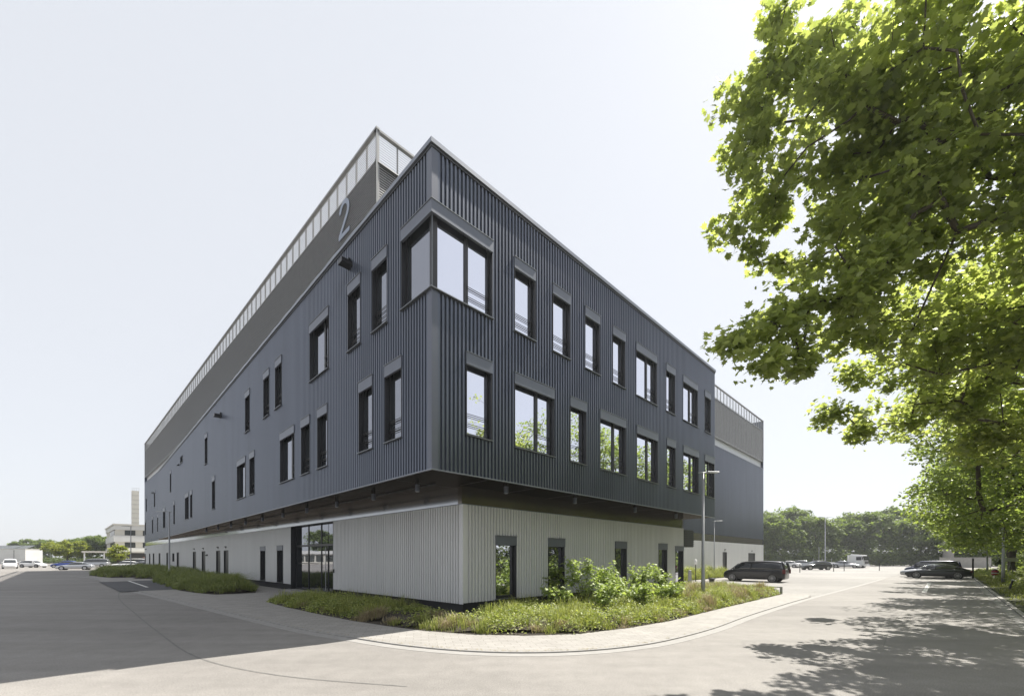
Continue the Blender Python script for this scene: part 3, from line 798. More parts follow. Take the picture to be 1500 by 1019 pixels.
# ================================================================== TREES AND PLANTS
def row(s, off):       # a point of the verge: s metres along the kerb, off metres to its right
    k = (2.0*.7045, -2.0*.7100)
    return (uR[0]*s + uR[1]*(off+2.0), uR[1]*s - uR[0]*(off+2.0))
def L3(lst): return [(c, (r, r, r*.8), r**2.3) for c, r in lst]
T1L = L3( [((-3.9, 6.9, 13.0), 0.9), ((-4.9, 6.9, 13.4), 0.35), ((-5.0, 7.1, 13.1), 0.45), ((-4.7, 7.4, 12.1), 0.7), ((-5.3, 7.4, 12.4), 0.45), ((-5.7, 7.4, 12.1), 0.28), ((-5.1, 7.4, 11.3), 0.45), ((-4.2, 6.9, 11.0), 1.1), ((-3.7, 5.9, 11.8), 1.3), ((-2.8, 5.4, 11.1), 1.7), ((-2.7, 6.9, 11.0), 1.6), ((-1.9, 5.9, 9.9), 1.9), ((-3.6, 7.9, 10.4), 1.0), ((-4.9, 7.9, 10.3), 0.5), ((-5.5, 7.9, 9.6), 0.32), ((-4.5, 7.9, 9.3), 0.55), ((-3.6, 7.2, 8.7), 1.0), ((-2.4, 7.1, 9.2), 1.6), ((-1.0, 6.6, 8.7), 1.9), ((-5.1, 6.7, 7.4), 0.5), ((-2.6, 7.9, 13.3), 1.2), ((-5.6, 6.4, 6.6), 0.45), ((-6.1, 6.4, 6.4), 0.28), ((-4.6, 6.5, 6.9), 0.7), ((-5.6, 6.4, 6.0), 0.22), ((-4.8, 6.5, 6.1), 0.35), ((-3.6, 6.9, 7.7), 1.0), ((-2.7, 7.1, 7.1), 1.0), ((-5.0, 7.4, 10.6), 0.45)] )
T1L += [((-.2,6.0,10.6),(1.7,1.7,1.5),2.2), ((-.2,5.2,8.4),(1.5,1.5,1.3),1.6), ((.5,0,11.5),(5.5,5.5,4),5), ((2,4,10),(3.5,3.5,3),2), ((-1.2,4.0,12.6),(2.6,2.6,2),1.5)]
T2L = L3( [((-8.7, -0.2, 8.3), 1.7), ((-7.2, -0.2, 9.0), 1.9), ((-9.8, 1.8, 7.8), 0.45), ((-9.0, 1.8, 7.5), 0.45), ((-9.1, 1.8, 5.9), 0.28), ((-10.0, 1.8, 6.8), 0.32), ((-10.2, 1.8, 6.4), 0.2), ((-7.3, 2.8, 7.2), 0.6), ((-7.1, 2.8, 6.5), 0.35), ((-7.4, 1.8, 7.9), 1.0), ((-5.3, 2.8, 7.7), 1.4), ((-3.5, 2.8, 7.5), 2.0), ((-6.4, 0.8, 8.2), 1.7), ((-2.3, 3.8, 6.2), 1.5), ((-3.8, 3.8, 6.4), 1.0)] )
T2L += [((-3.4,6.2,8.0),(2.0,2.0,1.2),2.5), ((1,0,11.5),(6,6,4),7), ((2,3,8),(4.5,4.5,3),5), ((-4,2.5,9.5),(3,3,2.2),3)]
plane = 'plane trees along the verge'
tree('plane_tree', 'nearest plane tree, its large backlit leaves filling the upper right corner', 'tree', (10.6,2.1,.03), (.4,.6,13), T1L, .13, 420, 36000, .145, 'plane', M['leaf_near'], M['bark'], 11, plane, cl_r=.37)
tree('plane_tree', 'second plane tree, whose low branch tips hang left over the road', 'tree', (19.8,11.2,.03), (-.5,.5,13.5), T2L, .14, 420, 34000, .15, 'plane', M['leaf_near'], M['bark'], 12, plane, cl_r=.39)
pl_labels = {34:'third plane tree from the camera, overhanging the parking markings', 46:'fourth plane tree from the camera, before the leaning black post', 58:'fifth plane tree from the camera, level with the sign board on struts', 70:'sixth plane tree from the camera, right of the dark parked coupe', 84:'seventh plane tree from the camera, behind the parked cars', 98:'farthest plane tree of the verge, near the concrete wall'}
for s, n, ls, kd in ((34,26000,.23,'oval'),(46,22000,.26,'oval'),(58,17000,.30,'q'),(70,15000,.33,'q'),(84,12000,.38,'q'),(98,10000,.42,'q')):
    x, y = row(s, 4.6+rnd.uniform(-.4,.4)); R_ = 7.1
    lob = [((-1.5,1.0,11.5),(R_-.4,R_-.4,5.0),24), ((-3.2,3.0,4.3),(2.6,2.6,1.3),2.5), ((-4.2,2.2,8.2),(3.2,3.2,2.4),8), ((2.5,-1,8.5),(4.5,4.5,3.5),8), ((-2,3,6.0),(3.6,3.6,1.9),5), ((-5.2,4.2,6.2),(1.8,1.8,1.3),2)]
    if s > 40: lob += [((-1.5,1.5,4.5),(4.6,4.6,1.4),4), ((1.5,-1,4.2),(4.5,4.5,1.4),2)]
    tree('plane_tree', pl_labels[s], 'tree', (x,y,.03), (rnd.uniform(-.8,.8),rnd.uniform(-.8,.8),13.5), lob, .33, 230, n, ls, kd, M['leaf_mid'], M['bark'], 20+s, plane, cl_r=.85, zf=.32)

# woodland behind the verge: three shapes, copied
def wood_tree(name, label, pos, h, r, n, ls, seed, lm, group, trunk=.22, low=.25):
    lob = [((0,0,h*.62),(r,r,h*.36),10), ((r*.35,-r*.3,h*.8),(r*.6,r*.6,h*.2),3), ((-r*.45,r*.2,h*.5),(r*.7,r*.7,h*.22),4), ((0,0,h*low+1.2),(r*.8,r*.8,h*.12),2)]
    return tree(name, label, 'tree', pos, (rnd.uniform(-.5,.5),rnd.uniform(-.5,.5),h*.86), lob, trunk, 110, n, ls, 'q', lm, M['barkd'], seed, group, cl_r=r*.17, shell=.5, flat=.75)
protos = {}
def place_tree(key, name, label, x, y, rz, sc, group):
    if key not in protos:
        h, r, n, ls, seed, lm, low = KINDS[key]
        o = wood_tree(name, label, (0,0,0), h, r, n, ls, seed, lm, group, low=low); protos[key] = o
    else: o = copy_tree(protos[key])
    o.location = (x, y, 0); o.rotation_euler = (0,0,rz); o.scale = (sc, sc, sc); o['label'] = label; o['group'] = group
    return o
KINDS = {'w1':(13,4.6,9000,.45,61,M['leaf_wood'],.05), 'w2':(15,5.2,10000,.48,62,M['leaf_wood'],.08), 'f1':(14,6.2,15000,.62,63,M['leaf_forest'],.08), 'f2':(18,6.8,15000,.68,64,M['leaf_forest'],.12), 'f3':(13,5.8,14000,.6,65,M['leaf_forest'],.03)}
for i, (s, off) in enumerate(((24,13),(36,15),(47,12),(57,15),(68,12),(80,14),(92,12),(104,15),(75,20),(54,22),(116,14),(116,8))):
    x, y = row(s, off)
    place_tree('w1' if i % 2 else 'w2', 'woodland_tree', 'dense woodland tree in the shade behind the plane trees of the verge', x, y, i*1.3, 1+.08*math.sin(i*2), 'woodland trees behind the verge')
# far forest beyond the parking lot
fr = [(62,118,'f1'),(73,116,'f3'),(84,117,'f1'),(94,115,'f3'),(104,113,'f1'),(114,110,'f3'),(124,108,'f1'),(134,104,'f3'),(143,100,'f1')]
fb = [(70,138,'f2'),(82,140,'f2'),(92,139,'f2'),(108,138,'f2'),(121,136,'f2'),(134,132,'f2'),(147,126,'f2'),(60,142,'f2')]
for i, (x, y, k) in enumerate(fr):
    place_tree(k, 'forest_tree', 'bushy green tree in the front row beyond the parking lot', x+math.sin(i*5)*1.5, y, i*2.1, (.93,1.04,.98,1.08)[i % 4], 'front row of trees beyond the lot')
for i, (x, y, k) in enumerate(fb):
    place_tree(k, 'forest_tree', 'taller tree rising above the front row beyond the parking lot', x+math.cos(i*4), y, i*1.7, (1.0,.94,1.02,.9)[i % 4], 'taller back row of trees beyond the lot')
# left background trees
lb = [(-212,170,'f3',.78),(-200,176,'f3',.8),(-189,173,'f1',.75),(-222,165,'f3',.82),(-178,172,'f3',.78),(-233,160,'f1',.8),(-245,158,'f3',.85),(-168,168,'f1',.78),(-160,163,'f3',.85),(-152,160,'f1',.82),(-145,158,'f3',.9),(-138,161,'f1',.85)]
for i, (x, y, k, sc) in enumerate(lb):
    place_tree(k, 'forest_tree', 'mid green tree in the wood behind the low white warehouse and parked cars', x, y, i*1.9, sc*.92, 'wood on the left horizon')
for i, (x, y, k, sc) in enumerate([(-160,60,'f1',1),(-165,84,'f3',1),(-163,100,'f1',1),(-150,42,'f3',1.05),(-155,118,'f1',1),(-140,26,'f1',1)]):
    place_tree(k, 'forest_tree', 'tree left of the frame, seen only as a reflection in the entrance glass', x, y, i*1.9, sc, 'trees reflected in the entrance')
tree('lime_tree', 'bright yellow green round tree standing behind the parked blue and silver cars', 'tree', (-124.6,120,0), (0,0,5.8), [((0,0,4.9),(4.9,4.6,2.1),10),((1,0,3.4),(4.2,4,1.1),3)], .2, 90, 9000, .42, 'q', M['leaf_lime'], M['barkd'], 71, None, cl_r=.6)
tree('young_tree', 'small bright young tree in front of the white office block', 'tree', (-86.5,94,0), (0,0,4.6), [((0,0,3.2),(1.7,1.6,1.8),10)], .09, 50, 2600, .33, 'q', M['leaf_lime'], M['barkd'], 72, None, cl_r=.45)
tree('young_tree', 'reddish leaved bush by the far left corner of the dark building', 'tree', (-73.5,88,0), (0,0,2.4), [((0,0,1.7),(1.6,1.5,.9),10)], .07, 40, 2000, .25, 'q', leafmat('red_leaf',(.16,.05,.03),(.26,.14,.07),.3,(1.4,1.3,1)), M['barkd'], 73, None, cl_r=.4)

# ---- beds: soil, grass blades, ground cover
def inpoly(P, poly):
    x, y = P[:,0], P[:,1]; c = np.zeros(len(P), bool); n = len(poly)
    for i in range(n):
        x1, y1 = poly[i]; x2, y2 = poly[(i+1) % n]
        m = ((y1 > y) != (y2 > y)) & (x < (x2-x1)*(y-y1)/(y2-y1+1e-12)+x1); c ^= m
    return c
def polydist(P, poly):
    d = np.full(len(P), 1e9); n = len(poly)
    for i in range(n):
        a = np.array(poly[i]); b = np.array(poly[(i+1) % n]); ab = b-a
        t = np.clip(((P-a)@ab)/(ab@ab), 0, 1); d = np.minimum(d, np.linalg.norm(P-(a+t[:,None]*ab), axis=1))
    return d
def sample(poly, n, rng):
    A = np.array(poly); lo, hi = A.min(0), A.max(0); out = []
    tot = 0
    while tot < n:
        P = rng.uniform(lo, hi, (n*2, 2)); P = P[inpoly(P, poly)]; out.append(P); tot += len(P)
    return np.concatenate(out)[:n]
def mound(P, poly, z0, h): return z0 + h*np.clip(polydist(P, poly)/.9, 0, 1)**.6
def bed(poly, z0, h, name='planting_bed', m='soil'):
    """soil sheet rising softly from its edge"""
    A = np.array(poly); st = .45
    lo, hi = A.min(0), A.max(0); nx = int((hi[0]-lo[0])/st)+2; ny = int((hi[1]-lo[1])/st)+2
    mb = MB(); mb.poly([(x, y, z0) for x, y in poly]); idx = {}
    G_ = np.array([[lo[0]+i*st, lo[1]+j*st] for i in range(nx) for j in range(ny)])
    ins = inpoly(G_, poly); Z = mound(G_, poly, z0+.003, h)
    for i in range(nx-1):
        for j in range(ny-1):
            q = [i*ny+j, (i+1)*ny+j, (i+1)*ny+j+1, i*ny+j+1]
            if all(ins[k] for k in q): mb.quad(*[(G_[k][0], G_[k][1], Z[k]) for k in q])
    return struct(name, mb, M[m], smooth=False)
def blades(name, label, cat, poly, n, hgt, wid, m, seed, z0, mh, clump=.5, nclump=None, droop=.5, holes=None, edge=.12, hvar=(.5,1.25)):
    rng = np.random.default_rng(seed)
    nc = nclump or max(10, n//45)
    C_ = sample(poly, nc, rng)
    if holes is not None: C_ = C_[holes(C_)]
    nc = len(C_)
    hc = rng.uniform(*hvar, nc)
    idx = rng.integers(0, nc, n); ang = rng.uniform(0, 2*PI, n); rr = np.abs(rng.normal(0, .14*clump/.5, n))
    P = C_[idx] + np.stack([np.cos(ang)*rr, np.sin(ang)*rr], 1)
    k = inpoly(P, poly); P = P[k]; idx = idx[k]; ang = ang[k]; n = len(P)
    Z = mound(P, poly, z0, mh)
    wav = .82+.30*np.sin(1.9*P[:,0]+.7*P[:,1]+seed)*np.sin(1.4*P[:,1]-.8*P[:,0]+seed*2)+.12*np.sin(4.1*P[:,0])*np.sin(3.7*P[:,1])
    H_ = hgt*hc[idx]*rng.uniform(.45, 1.1, n)*np.clip(.40+polydist(P, poly)/(.5 if hgt < .7 else 1.3), .40, 1)*wav
    lean = np.stack([np.cos(ang+rng.normal(0,.6,n)), np.sin(ang+rng.normal(0,.6,n))], 1)*(rng.uniform(.1, droop, n)*H_)[:,None]
    side = np.stack([-np.sin(ang+rng.uniform(-1,1,n)), np.cos(ang)], 1); side /= np.linalg.norm(side, axis=1)[:,None]
    W_ = wid*rng.uniform(.6,1.3,n)
    b = np.concatenate([P, Z[:,None]-.02], 1)
    def lvl(f, lf, wf, zf):
        q = b.copy(); q[:,:2] += lean*lf; q[:,2] += H_*zf; s3 = np.concatenate([side, np.zeros((n,1))], 1)*(W_*wf)[:,None]
        return q-s3, q+s3
    a0, a1 = lvl(0,0,.5,0); b0, b1 = lvl(0,.25,.5,.55); zt = np.clip(1.05-.42*droop, .55, 1); c0, c1 = lvl(0,.68,.35,.55+.45*zt*.8)
    t = b.copy(); t[:,:2] += lean*1.15; t[:,2] += H_*zt
    V = np.stack([a0,a1,b0,b1,c0,c1,t], 1).reshape(-1,3)
    T = np.array([(0,1,3),(0,3,2),(2,3,5),(2,5,4),(4,5,6)])[None]+(np.arange(n)*7)[:,None,None]
    o = npmesh(name, V, T.reshape(-1,3), M[m])
    tag(o, label, cat, kind='stuff'); return o
def cover(name, label, cat, poly, n, hgt, ls, m, seed, z0, mh, nclump, cr=.3, kind='oval', holes=None):
    rng = np.random.default_rng(seed)
    C_ = sample(poly, nclump, rng)
    if holes is not None: C_ = C_[holes(C_)]
    hc = rng.uniform(.4,1.2,len(C_)); idx = rng.integers(0, len(C_), n)
    P = C_[idx]+rng.normal(0, cr, (n,2)); k = inpoly(P, poly); P = P[k]; idx = idx[k]
    d = np.linalg.norm(P-C_[idx], axis=1)/cr
    Z = mound(P, poly, z0, mh)+hgt*hc[idx]*np.clip(1-.28*d,.1,1)*rng.uniform(.25,1,len(P))*np.clip(.35+polydist(P, poly)/.5,.35,1)
    P3 = np.concatenate([P, Z[:,None]], 1)
    o = scatter(name, P3, ls*rng.uniform(.6,1.3,len(P3)), kind, M[m], None, rng, updown=.9, tipdown=.1)
    return tag(o, label, cat, kind='stuff')
bed1 = [(-12.0,20.9),(-9.9,18.7),(-6.9,15.9),(-5.4,14.6),(-4.0,13.55),(-2.7,12.72),(-1.3,12.1),(.4,11.85),(1.9,12.15),(3.6,13.15),(5.5,14.7),(9.3,18.6),(12.6,21.9),(16.0,25.3),(14.4,27.4),(12.5,28.6),(10.6,27.9),(5.5,22.9),(1.7,19.1),(-1.72,15.75),(-4.6,18.5),(-8.2,21.9),(-9.8,22.4)]
bed(bed1, .036, .14)
lit = lambda P: (P[:,0]-(-1.9))*.9 + (16-P[:,1])*.25 > -.9
dark_ = lambda P: ~lit(P)
bare = lambda P: ~((P[:,0] > -4.6) & (P[:,0] < -1.0) & (P[:,1] > 13.9) & (P[:,1] < 17))
cover('ground_cover', 'low bright leafy ground cover filling the sunlit corner bed', 'ground cover', bed1, 46000, .46, .08, 'cover', 31, .036, .14, 520, .28, holes=lambda P: bare(P) & (P[:,0] > -4))
cover('ground_cover', 'darker leafy ground cover in the shaded end of the corner bed', 'ground cover', bed1, 16000, .40, .09, 'cover', 32, .036, .14, 190, .34, holes=lambda P: P[:,0] < -3.6)
blades('grass', 'feathery green grass growing through the corner bed', 'grass', bed1, 42000, .55, .012, 'grass', 33, .036, .14, clump=.7, holes=bare)
blades('grass', 'dry straw coloured grass tufts along the front of the corner bed', 'grass', bed1, 22000, .38, .011, 'straw', 34, .036, .14, clump=.6, nclump=170, droop=.9, holes=lambda P: (polydist(P, bed1) < 1.0) & bare(P))
blades('grass', 'tall pale meadow grass at the right end of the corner bed', 'grass', bed1, 20000, .62, .012, 'straw', 35, .036, .14, clump=.8, nclump=260, holes=lambda P: P[:,0] > 7.5)
blades('grass', 'fresh green meadow grass at the right end of the corner bed', 'grass', bed1, 24000, .58, .013, 'grass', 36, .036, .14, clump=.8, nclump=300, holes=lambda P: P[:,0] > 6.5)
bedA = [(-31.2,37.2),(-27.5,33.5),(-23.8,29.9),(-21.5,27.8),(-19.4,26.2),(-17.3,24.9),(-15.7,26.2),(-17.4,29.2),(-24,36),(-30,41.5),(-33,42)]
bed(bedA, .036, .2)
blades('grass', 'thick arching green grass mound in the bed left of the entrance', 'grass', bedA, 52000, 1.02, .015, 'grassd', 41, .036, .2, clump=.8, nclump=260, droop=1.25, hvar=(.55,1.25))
bedB = [(-51,51.6),(-45.6,47.4),(-42.8,45.6),(-40.5,46.4),(-38.4,43.2),(-36.4,43.6),(-32.6,45.6),(-36,50),(-44,58),(-58,71),(-63,71.5),(-58,60)]
bed(bedB, .036, .2)
blades('grass', 'long strip of green grass beside the far parking bays', 'grass', bedB, 56000, 1.12, .026, 'grassd', 42, .036, .2, clump=1.3, nclump=420, droop=1.2, hvar=(.55,1.2))
bedC = [(15.6,38.8),(18.4,41.6),(24.5,47.5),(23.5,50.2),(17,44),(13.8,41)]
bed(bedC, .036, .15)
blades('grass', 'sunlit tall grass along the pale wall behind the black van', 'grass', bedC, 22000, 1.15, .03, 'grass', 43, .07, .15, clump=1.3, nclump=380, droop=.6, hvar=(.7,1.1))
verge = [row(s, .35) for s in (14,30,50,70,100)] + [row(s, 9) for s in (100,70,50,30,14)]
blades('grass', 'shaded grass of the verge under the plane trees', 'grass', verge, 70000, .30, .020, 'grass', 44, .035, 0, clump=1.2, nclump=3500, droop=.8)
cover('undergrowth', 'leafy undergrowth below the plane trees on the verge', 'undergrowth', [row(s, 1.4) for s in (16,40,60,100)]+[row(s, 8) for s in (100,60,40,16)], 50000, .7, .16, 'cover', 45, .035, 0, 1000, .45)
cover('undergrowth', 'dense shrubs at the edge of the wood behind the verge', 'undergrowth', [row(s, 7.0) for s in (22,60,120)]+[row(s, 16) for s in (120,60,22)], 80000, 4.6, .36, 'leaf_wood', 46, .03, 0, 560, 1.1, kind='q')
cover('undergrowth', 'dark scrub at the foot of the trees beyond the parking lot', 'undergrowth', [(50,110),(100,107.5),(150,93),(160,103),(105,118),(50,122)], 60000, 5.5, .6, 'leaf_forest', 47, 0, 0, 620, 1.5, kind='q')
cover('undergrowth', 'scrub and hedge along the foot of the wood on the left', 'undergrowth', [(-260,150),(-150,148),(-118,140),(-118,150),(-150,158),(-260,162)], 22000, 2.6, .55, 'leaf_wood', 48, 0, 0, 260, 1.6, kind='q')
# shrubs standing in the corner bed
def shrub(label, x, y, h, r, n, seed, lm='leaf_shrub', ls=.115):
    rng = np.random.default_rng(seed)
    root = thing('shrub', label, 'shrub', (x,y,.15), 0, 'young shrubs in the corner bed')
    stems = MB(); tips = []
    for k in range(9):
        a = rng.uniform(0,2*PI); rr = r*rng.uniform(.25,1); hh = h*rng.uniform(.55,1)
        tip = np.array([math.cos(a)*rr, math.sin(a)*rr, hh]); mid = tip*np.array([.35,.35,.55])
        stems.tube([(0,0,-.1), tuple(mid), tuple(tip)], [.014,.010,.004], n=5, cap=False)
        for f in np.linspace(.3, 1, 7): tips.append(mid*(1-f)*1.0+tip*f if f > .45 else mid*f/.45)
        for q in range(3):
            b = mid+(tip-mid)*rng.uniform(.2,.9); e = b+rng.normal(size=3)*np.array([.22,.22,.14])*r*1.3+np.array([0,0,.12])
            stems.tube([tuple(b), tuple(e)], [.005,.003], n=4, cap=False); tips += [e, (b+e)/2]
    stems.build('stems', M['barkd'], root)
    tips = np.array(tips); P = tips[rng.integers(0, len(tips), n)]+rng.normal(0, .085, (n,3))
    P = P[P[:,2] > .05]
    scatter('foliage', P, ls*rng.uniform(.6,1.3,len(P)), 'plane', M[lm], root, rng, updown=.9, tipdown=.2)
for a in (('darker shrub close to the wall, left of the others',1.7,20.0,1.75,.85,620,81,'leaf_mid',.13),('tallest bright green shrub in the middle of the bed',3.1,18.2,1.85,.95,1150,82),('bright shrub just right of the tallest one',4.4,18.6,1.6,.85,950,83),  # first shrub: shade by the wall painted in as a darker leaf
          ('rounded shrub nearest the front of the bed',3.5,16.1,1.05,.75,700,84),('shrub with a spreading top before the third ground floor window',5.6,19.4,1.6,.8,800,85),('slim shrub right of the spreading one',7.1,20.5,1.65,.55,520,86),
          ('low shrub at the right edge of the shrub group',6.6,18.3,1.05,.7,600,87),('low leafy shrub in front of the slim one',5.2,17.1,1.0,.7,600,88),('small sprawling shrub left of the front rounded one',1.9,17.2,.85,.7,500,89)):
    shrub(*a)

# litter of dry leaves and twigs along the kerb and on the paving
rng = np.random.default_rng(91); kp = np.array(kin2[30:100]); ii = rng.integers(0, len(kp), 520)
P = np.concatenate([kp[ii]+rng.normal(0,.05,(520,2)), np.full((520,1), .045)], 1)
Q = sample(bed1, 1400, rng); Q = Q[polydist(Q, bed1) < .3]; Q = Q+rng.normal(0,.35,Q.shape); Q = Q[~inpoly(Q, bed1)]
P = np.concatenate([P, np.concatenate([Q, np.full((len(Q),1), .042)], 1)])
cover('undergrowth', 'tall dark bushes filling the space between the plane trunks', 'undergrowth', [row(s, 5.2) for s in (40,70,120)]+[row(s, 9.5) for s in (120,70,40)], 60000, 3.4, .26, 'leaf_mid', 49, .03, 0, 420, .8)
tag(scatter('leaf_litter', P, rng.uniform(.012,.05,len(P)), 'oval', M['straw'], None, rng, updown=6, tipdown=0), 'sparse dry leaf litter along the kerb and bed edge', 'litter', kind='stuff')

# ================================================================== OBJECTS
def lamp_post(label, x, y, h, az, arm=.65, name='street_lamp', r=.075, slim=False, back=.18):
    t = thing(name, label, 'street lamp', (x,y,0), az)
    p = MB(); p.tube([(0,0,0),(0,0,1.1),(0,0,1.12),(0,0,h)], [r*1.15,r*1.15,r,r*.62], n=14); p.build('pole', M['steel'], t, smooth=True)
    a = MB(); a.tube([(-back,0,h-.02),(arm*.5,0,h+.03)], .028, n=8); a.build('arm', M['steel'], t, smooth=True)
    hd = MB(); hd.hexa([(arm*.25,-.13,h+.0),(arm+.1,-.10,h+.03),(arm+.1,.10,h+.03),(arm*.25,.13,h+.0),(arm*.25,-.10,h+.07),(arm+.1,-.07,h+.075),(arm+.1,.07,h+.075),(arm*.25,.10,h+.07)])
    hh = hd.build('lamp_head', M['steel'], t, bevel=.012)
    l = MB(); l.box(arm*.35, arm, -.07,.07, h-.012, h+.006); l.build('lens', M['lens'], hh)
    dr = MB(); dr.box(-.045,.045,-r*1.17,-r*1.02,.55,.85); dr.build('service_door', M['steel'], t)
    return t
lamp_post('tall grey lamp post standing in the grass before the right end of the building', 9.6, 21.5, 6.45, .15, .75, r=.085, back=.25)
lamp_post('slim grey lamp post in front of the pale wall left of the black van', 21.6, 45.7, 6.05, 0, .75, r=.06)
lamp_post('grey lamp post in the grass bed before the long left facade', -34.3, 42.84, 6.75, PI+.1, 1.15, r=.085)
lamp_post('lamp post before the white office block, near the far left corner', -55.3, 62.1, 6.7, PI, 1.2, r=.07)
lamp_post('grey lamp post with its head up among the leaves, beside the leaning black post', 40.4, 35.2, 7.2, PI-.7, 1.0, r=.10)
lamp_post('farther lamp post on the verge, right behind the tall black post', 63.5, 57.2, 7.2, PI-.7, 1.0, r=.10)
t = lamp_post('tall lot lamp with a double head in front of the far trees', 73.9, 113-12, 11.6, 0, 1.6, r=.13)
hd = MB(); hd.box(-1.7,-.2,-.12,.12,11.6,11.68); hd.build('lamp_head', M['steel'], t)
t = thing('flag_pole', 'thin short pole behind the parked cars of the lot', 'pole', (71, 99, 0)); mb = MB(); mb.tube([(0,0,0),(0,0,4.6)], .06, n=8); mb.build('pole', M['steel'], t)

t = thing('bollard', 'stainless steel bollard on the paving by the side entrance', 'bollard', (15.2,36.6,.07))
mb = MB(); mb.lathe((0,0,0), [(.14,0),(.14,.86),(.13,.88)], 20); mb.build('post', M['steel'], t, smooth=False)
mb = MB(); mb.lathe((0,0,.882), [(.10,0),(.10,.08),(.14,.085),(.14,.13),(.12,.15)], 20); mb.build('lamp_top', M['steel'], t)
t = thing('garden_lantern', 'white shaded lantern on a thin black pole by the side entrance', 'lantern', (16.3,38.0,.07))
mb = MB(); mb.tube([(0,0,0),(0,0,1.5)], .035, n=8); mb.build('pole', M['black'], t)
mb = MB(); mb.lathe((0,0,1.5), [(.13,0),(.15,.02),(.11,.38),(.05,.45)], 16); mb.build('lamp_shade', M['white'], t, smooth=True)
t = thing('litter_bin', 'small black litter bin on the paving beside the meadow grass', 'litter bin', (15.4,33.0,.01))
mb = MB(); mb.lathe((0,0,0), [(.17,0),(.20,.50)], 14); mb.build('bin_body', M['black'], t)
mb = MB(); mb.lathe((0,0,.502), [(.26,0),(.27,.05),(.22,.10)], 14); mb.build('bin_rim', M['black'], t)
t = thing('metal_rail', 'low angular steel rail at the right tip of the planting bed', 'rail', (0,0,0))
mb = MB(); a, b = (15.95,25.25), (13.0,28.2); d = nrm(b[0]-a[0], b[1]-a[1]); n = (-d[1]*.06, d[0]*.06)
def slab(mb, p, q, z0, z1, w_=.06):
    d = nrm(q[0]-p[0], q[1]-p[1]); n = (-d[1]*w_, d[0]*w_)
    mb.hexa([(p[0]-n[0],p[1]-n[1],z0),(q[0]-n[0],q[1]-n[1],z0),(q[0]+n[0],q[1]+n[1],z0),(p[0]+n[0],p[1]+n[1],z0),(p[0]-n[0],p[1]-n[1],z1),(q[0]-n[0],q[1]-n[1],z1),(q[0]+n[0],q[1]+n[1],z1),(p[0]+n[0],p[1]+n[1],z1)])
slab(mb, a, b, .41, .47); mb.build('top_bar', M['steel'], t)
for f in (0, 1):
    p = (a[0]+(b[0]-a[0])*f*.97, a[1]+(b[1]-a[1])*f*.97); q = (p[0]+d[0]*.12, p[1]+d[1]*.12)
    mb = MB(); slab(mb, p, q, .05, .409); mb.build('post', M['steel'], t)

# verge things
t = thing('marker_post', 'tall slim black post at the kerb behind the dark coupe', 'post', (47.6,44.2,.03)); mb = MB(); mb.tube([(0,0,0),(0,0,2.0)], .07, n=10); mb.build('pole', M['black'], t)
mb = MB(); mb.lathe((0,0,2.0), [(.1,0),(.1,.05),(.04,.09)], 12); mb.build('cap', M['steel'], t)
t = thing('hydrant', 'red and white hydrant with a dark cap standing in the verge', 'hydrant', (48.3,42.8,.03), 0); t.scale = (1.1,1.1,1.08)
mb = MB(); mb.lathe((0,0,0), [(.13,0),(.12,.36)], 14); mb.build('base', M['white'], t)
mb = MB(); mb.lathe((0,0,.362), [(.20,0),(.23,.05),(.23,.16)], 16); mb.build('lower_band', M['red'], t)
mb = MB(); mb.lathe((0,0,.523), [(.235,0),(.235,.08)], 16); mb.build('white_band', M['white'], t)
mb = MB(); mb.lathe((0,0,.604), [(.23,0),(.23,.14),(.19,.2)], 16); mb.build('upper_band', M['red'], t)
mb = MB(); mb.lathe((0,0,.805), [(.18,0),(.16,.08),(.06,.14)], 16); mb.lathe((0,-.26,.68), [(.05,0),(.05,.06)], 10, 'y'); mb.build('cap', M['black'], t)
t = thing('sign_board', 'blank pale sign board on a crossed strut stand under the trees', 'sign', (53.6,46.0,.03), math.radians(-10))
mb = MB(); mb.box(-.62,.62,-.02,.02,1.72,2.12); mb.build('board', M['white'], t, bevel=.01)
for q in ((-.35,.3),(.35,-.3)):
    mb = MB(); mb.tube([(q[0],.05,0),(q[1]*.3,.05,1.9)], .035, n=8); mb.build('leg', M['steel'], t)
t = thing('marker_post', 'short black post leaning to the right on the verge', 'post', (32.6,28.1,.0)); t.rotation_euler = (.1,.28,0)
mb = MB(); mb.tube([(0,0,0),(0,0,.72)], .055, n=10); mb.build('pole', M['black'], t)
mb = MB(); mb.lathe((0,0,.72), [(.07,0),(.08,.03),(.05,.07)], 12); mb.build('cap', M['white'], t)
for x, y, lb in ((41.9,62.3,'left of the row'),(49.6,66.0,'second of the row'),(53.0,68.3,'third of the row'),(60.5,70.5,'right of the row')):
    t = thing('lot_post', 'thin dark post in the lot before the parked cars, '+lb, 'post', (x,y,0), 0, 'thin posts in the parking lot')
    mb = MB(); mb.tube([(0,0,0),(0,0,1.25)], .05, n=8); mb.build('pole', M['black'], t)
    mb = MB(); mb.lathe((0,0,0), [(.12,0),(.12,.03)], 12); mb.build('foot_plate', M['steel'], t)

# concrete wall and pier beyond the parked cars
t = thing('concrete_wall', 'low pale concrete wall behind the parked cars on the right', 'wall', (92,92,0), math.radians(-8))
mb = MB(); mb.box(0,9.5,-.15,.15,0,2.1); mb.build('panel', M['concrete'], t)
mb = MB(); mb.box(-.05,9.55,-.2,.2,2.102,2.2); mb.build('coping', M['concrete'], t)
t = thing('concrete_pier', 'round concrete pier rising behind the concrete wall into the leaves', 'pier', (106,104,0))
mb = MB(); mb.lathe((0,0,0), [(1.0,0),(.98,5),(.98,11)], 28); mb.build('shaft', M['concrete'], t, smooth=True)
mb = MB(); mb.box(-2.6,2.6,-.9,.9,11,12.2); mb.build('crosshead', M['concrete'], t)

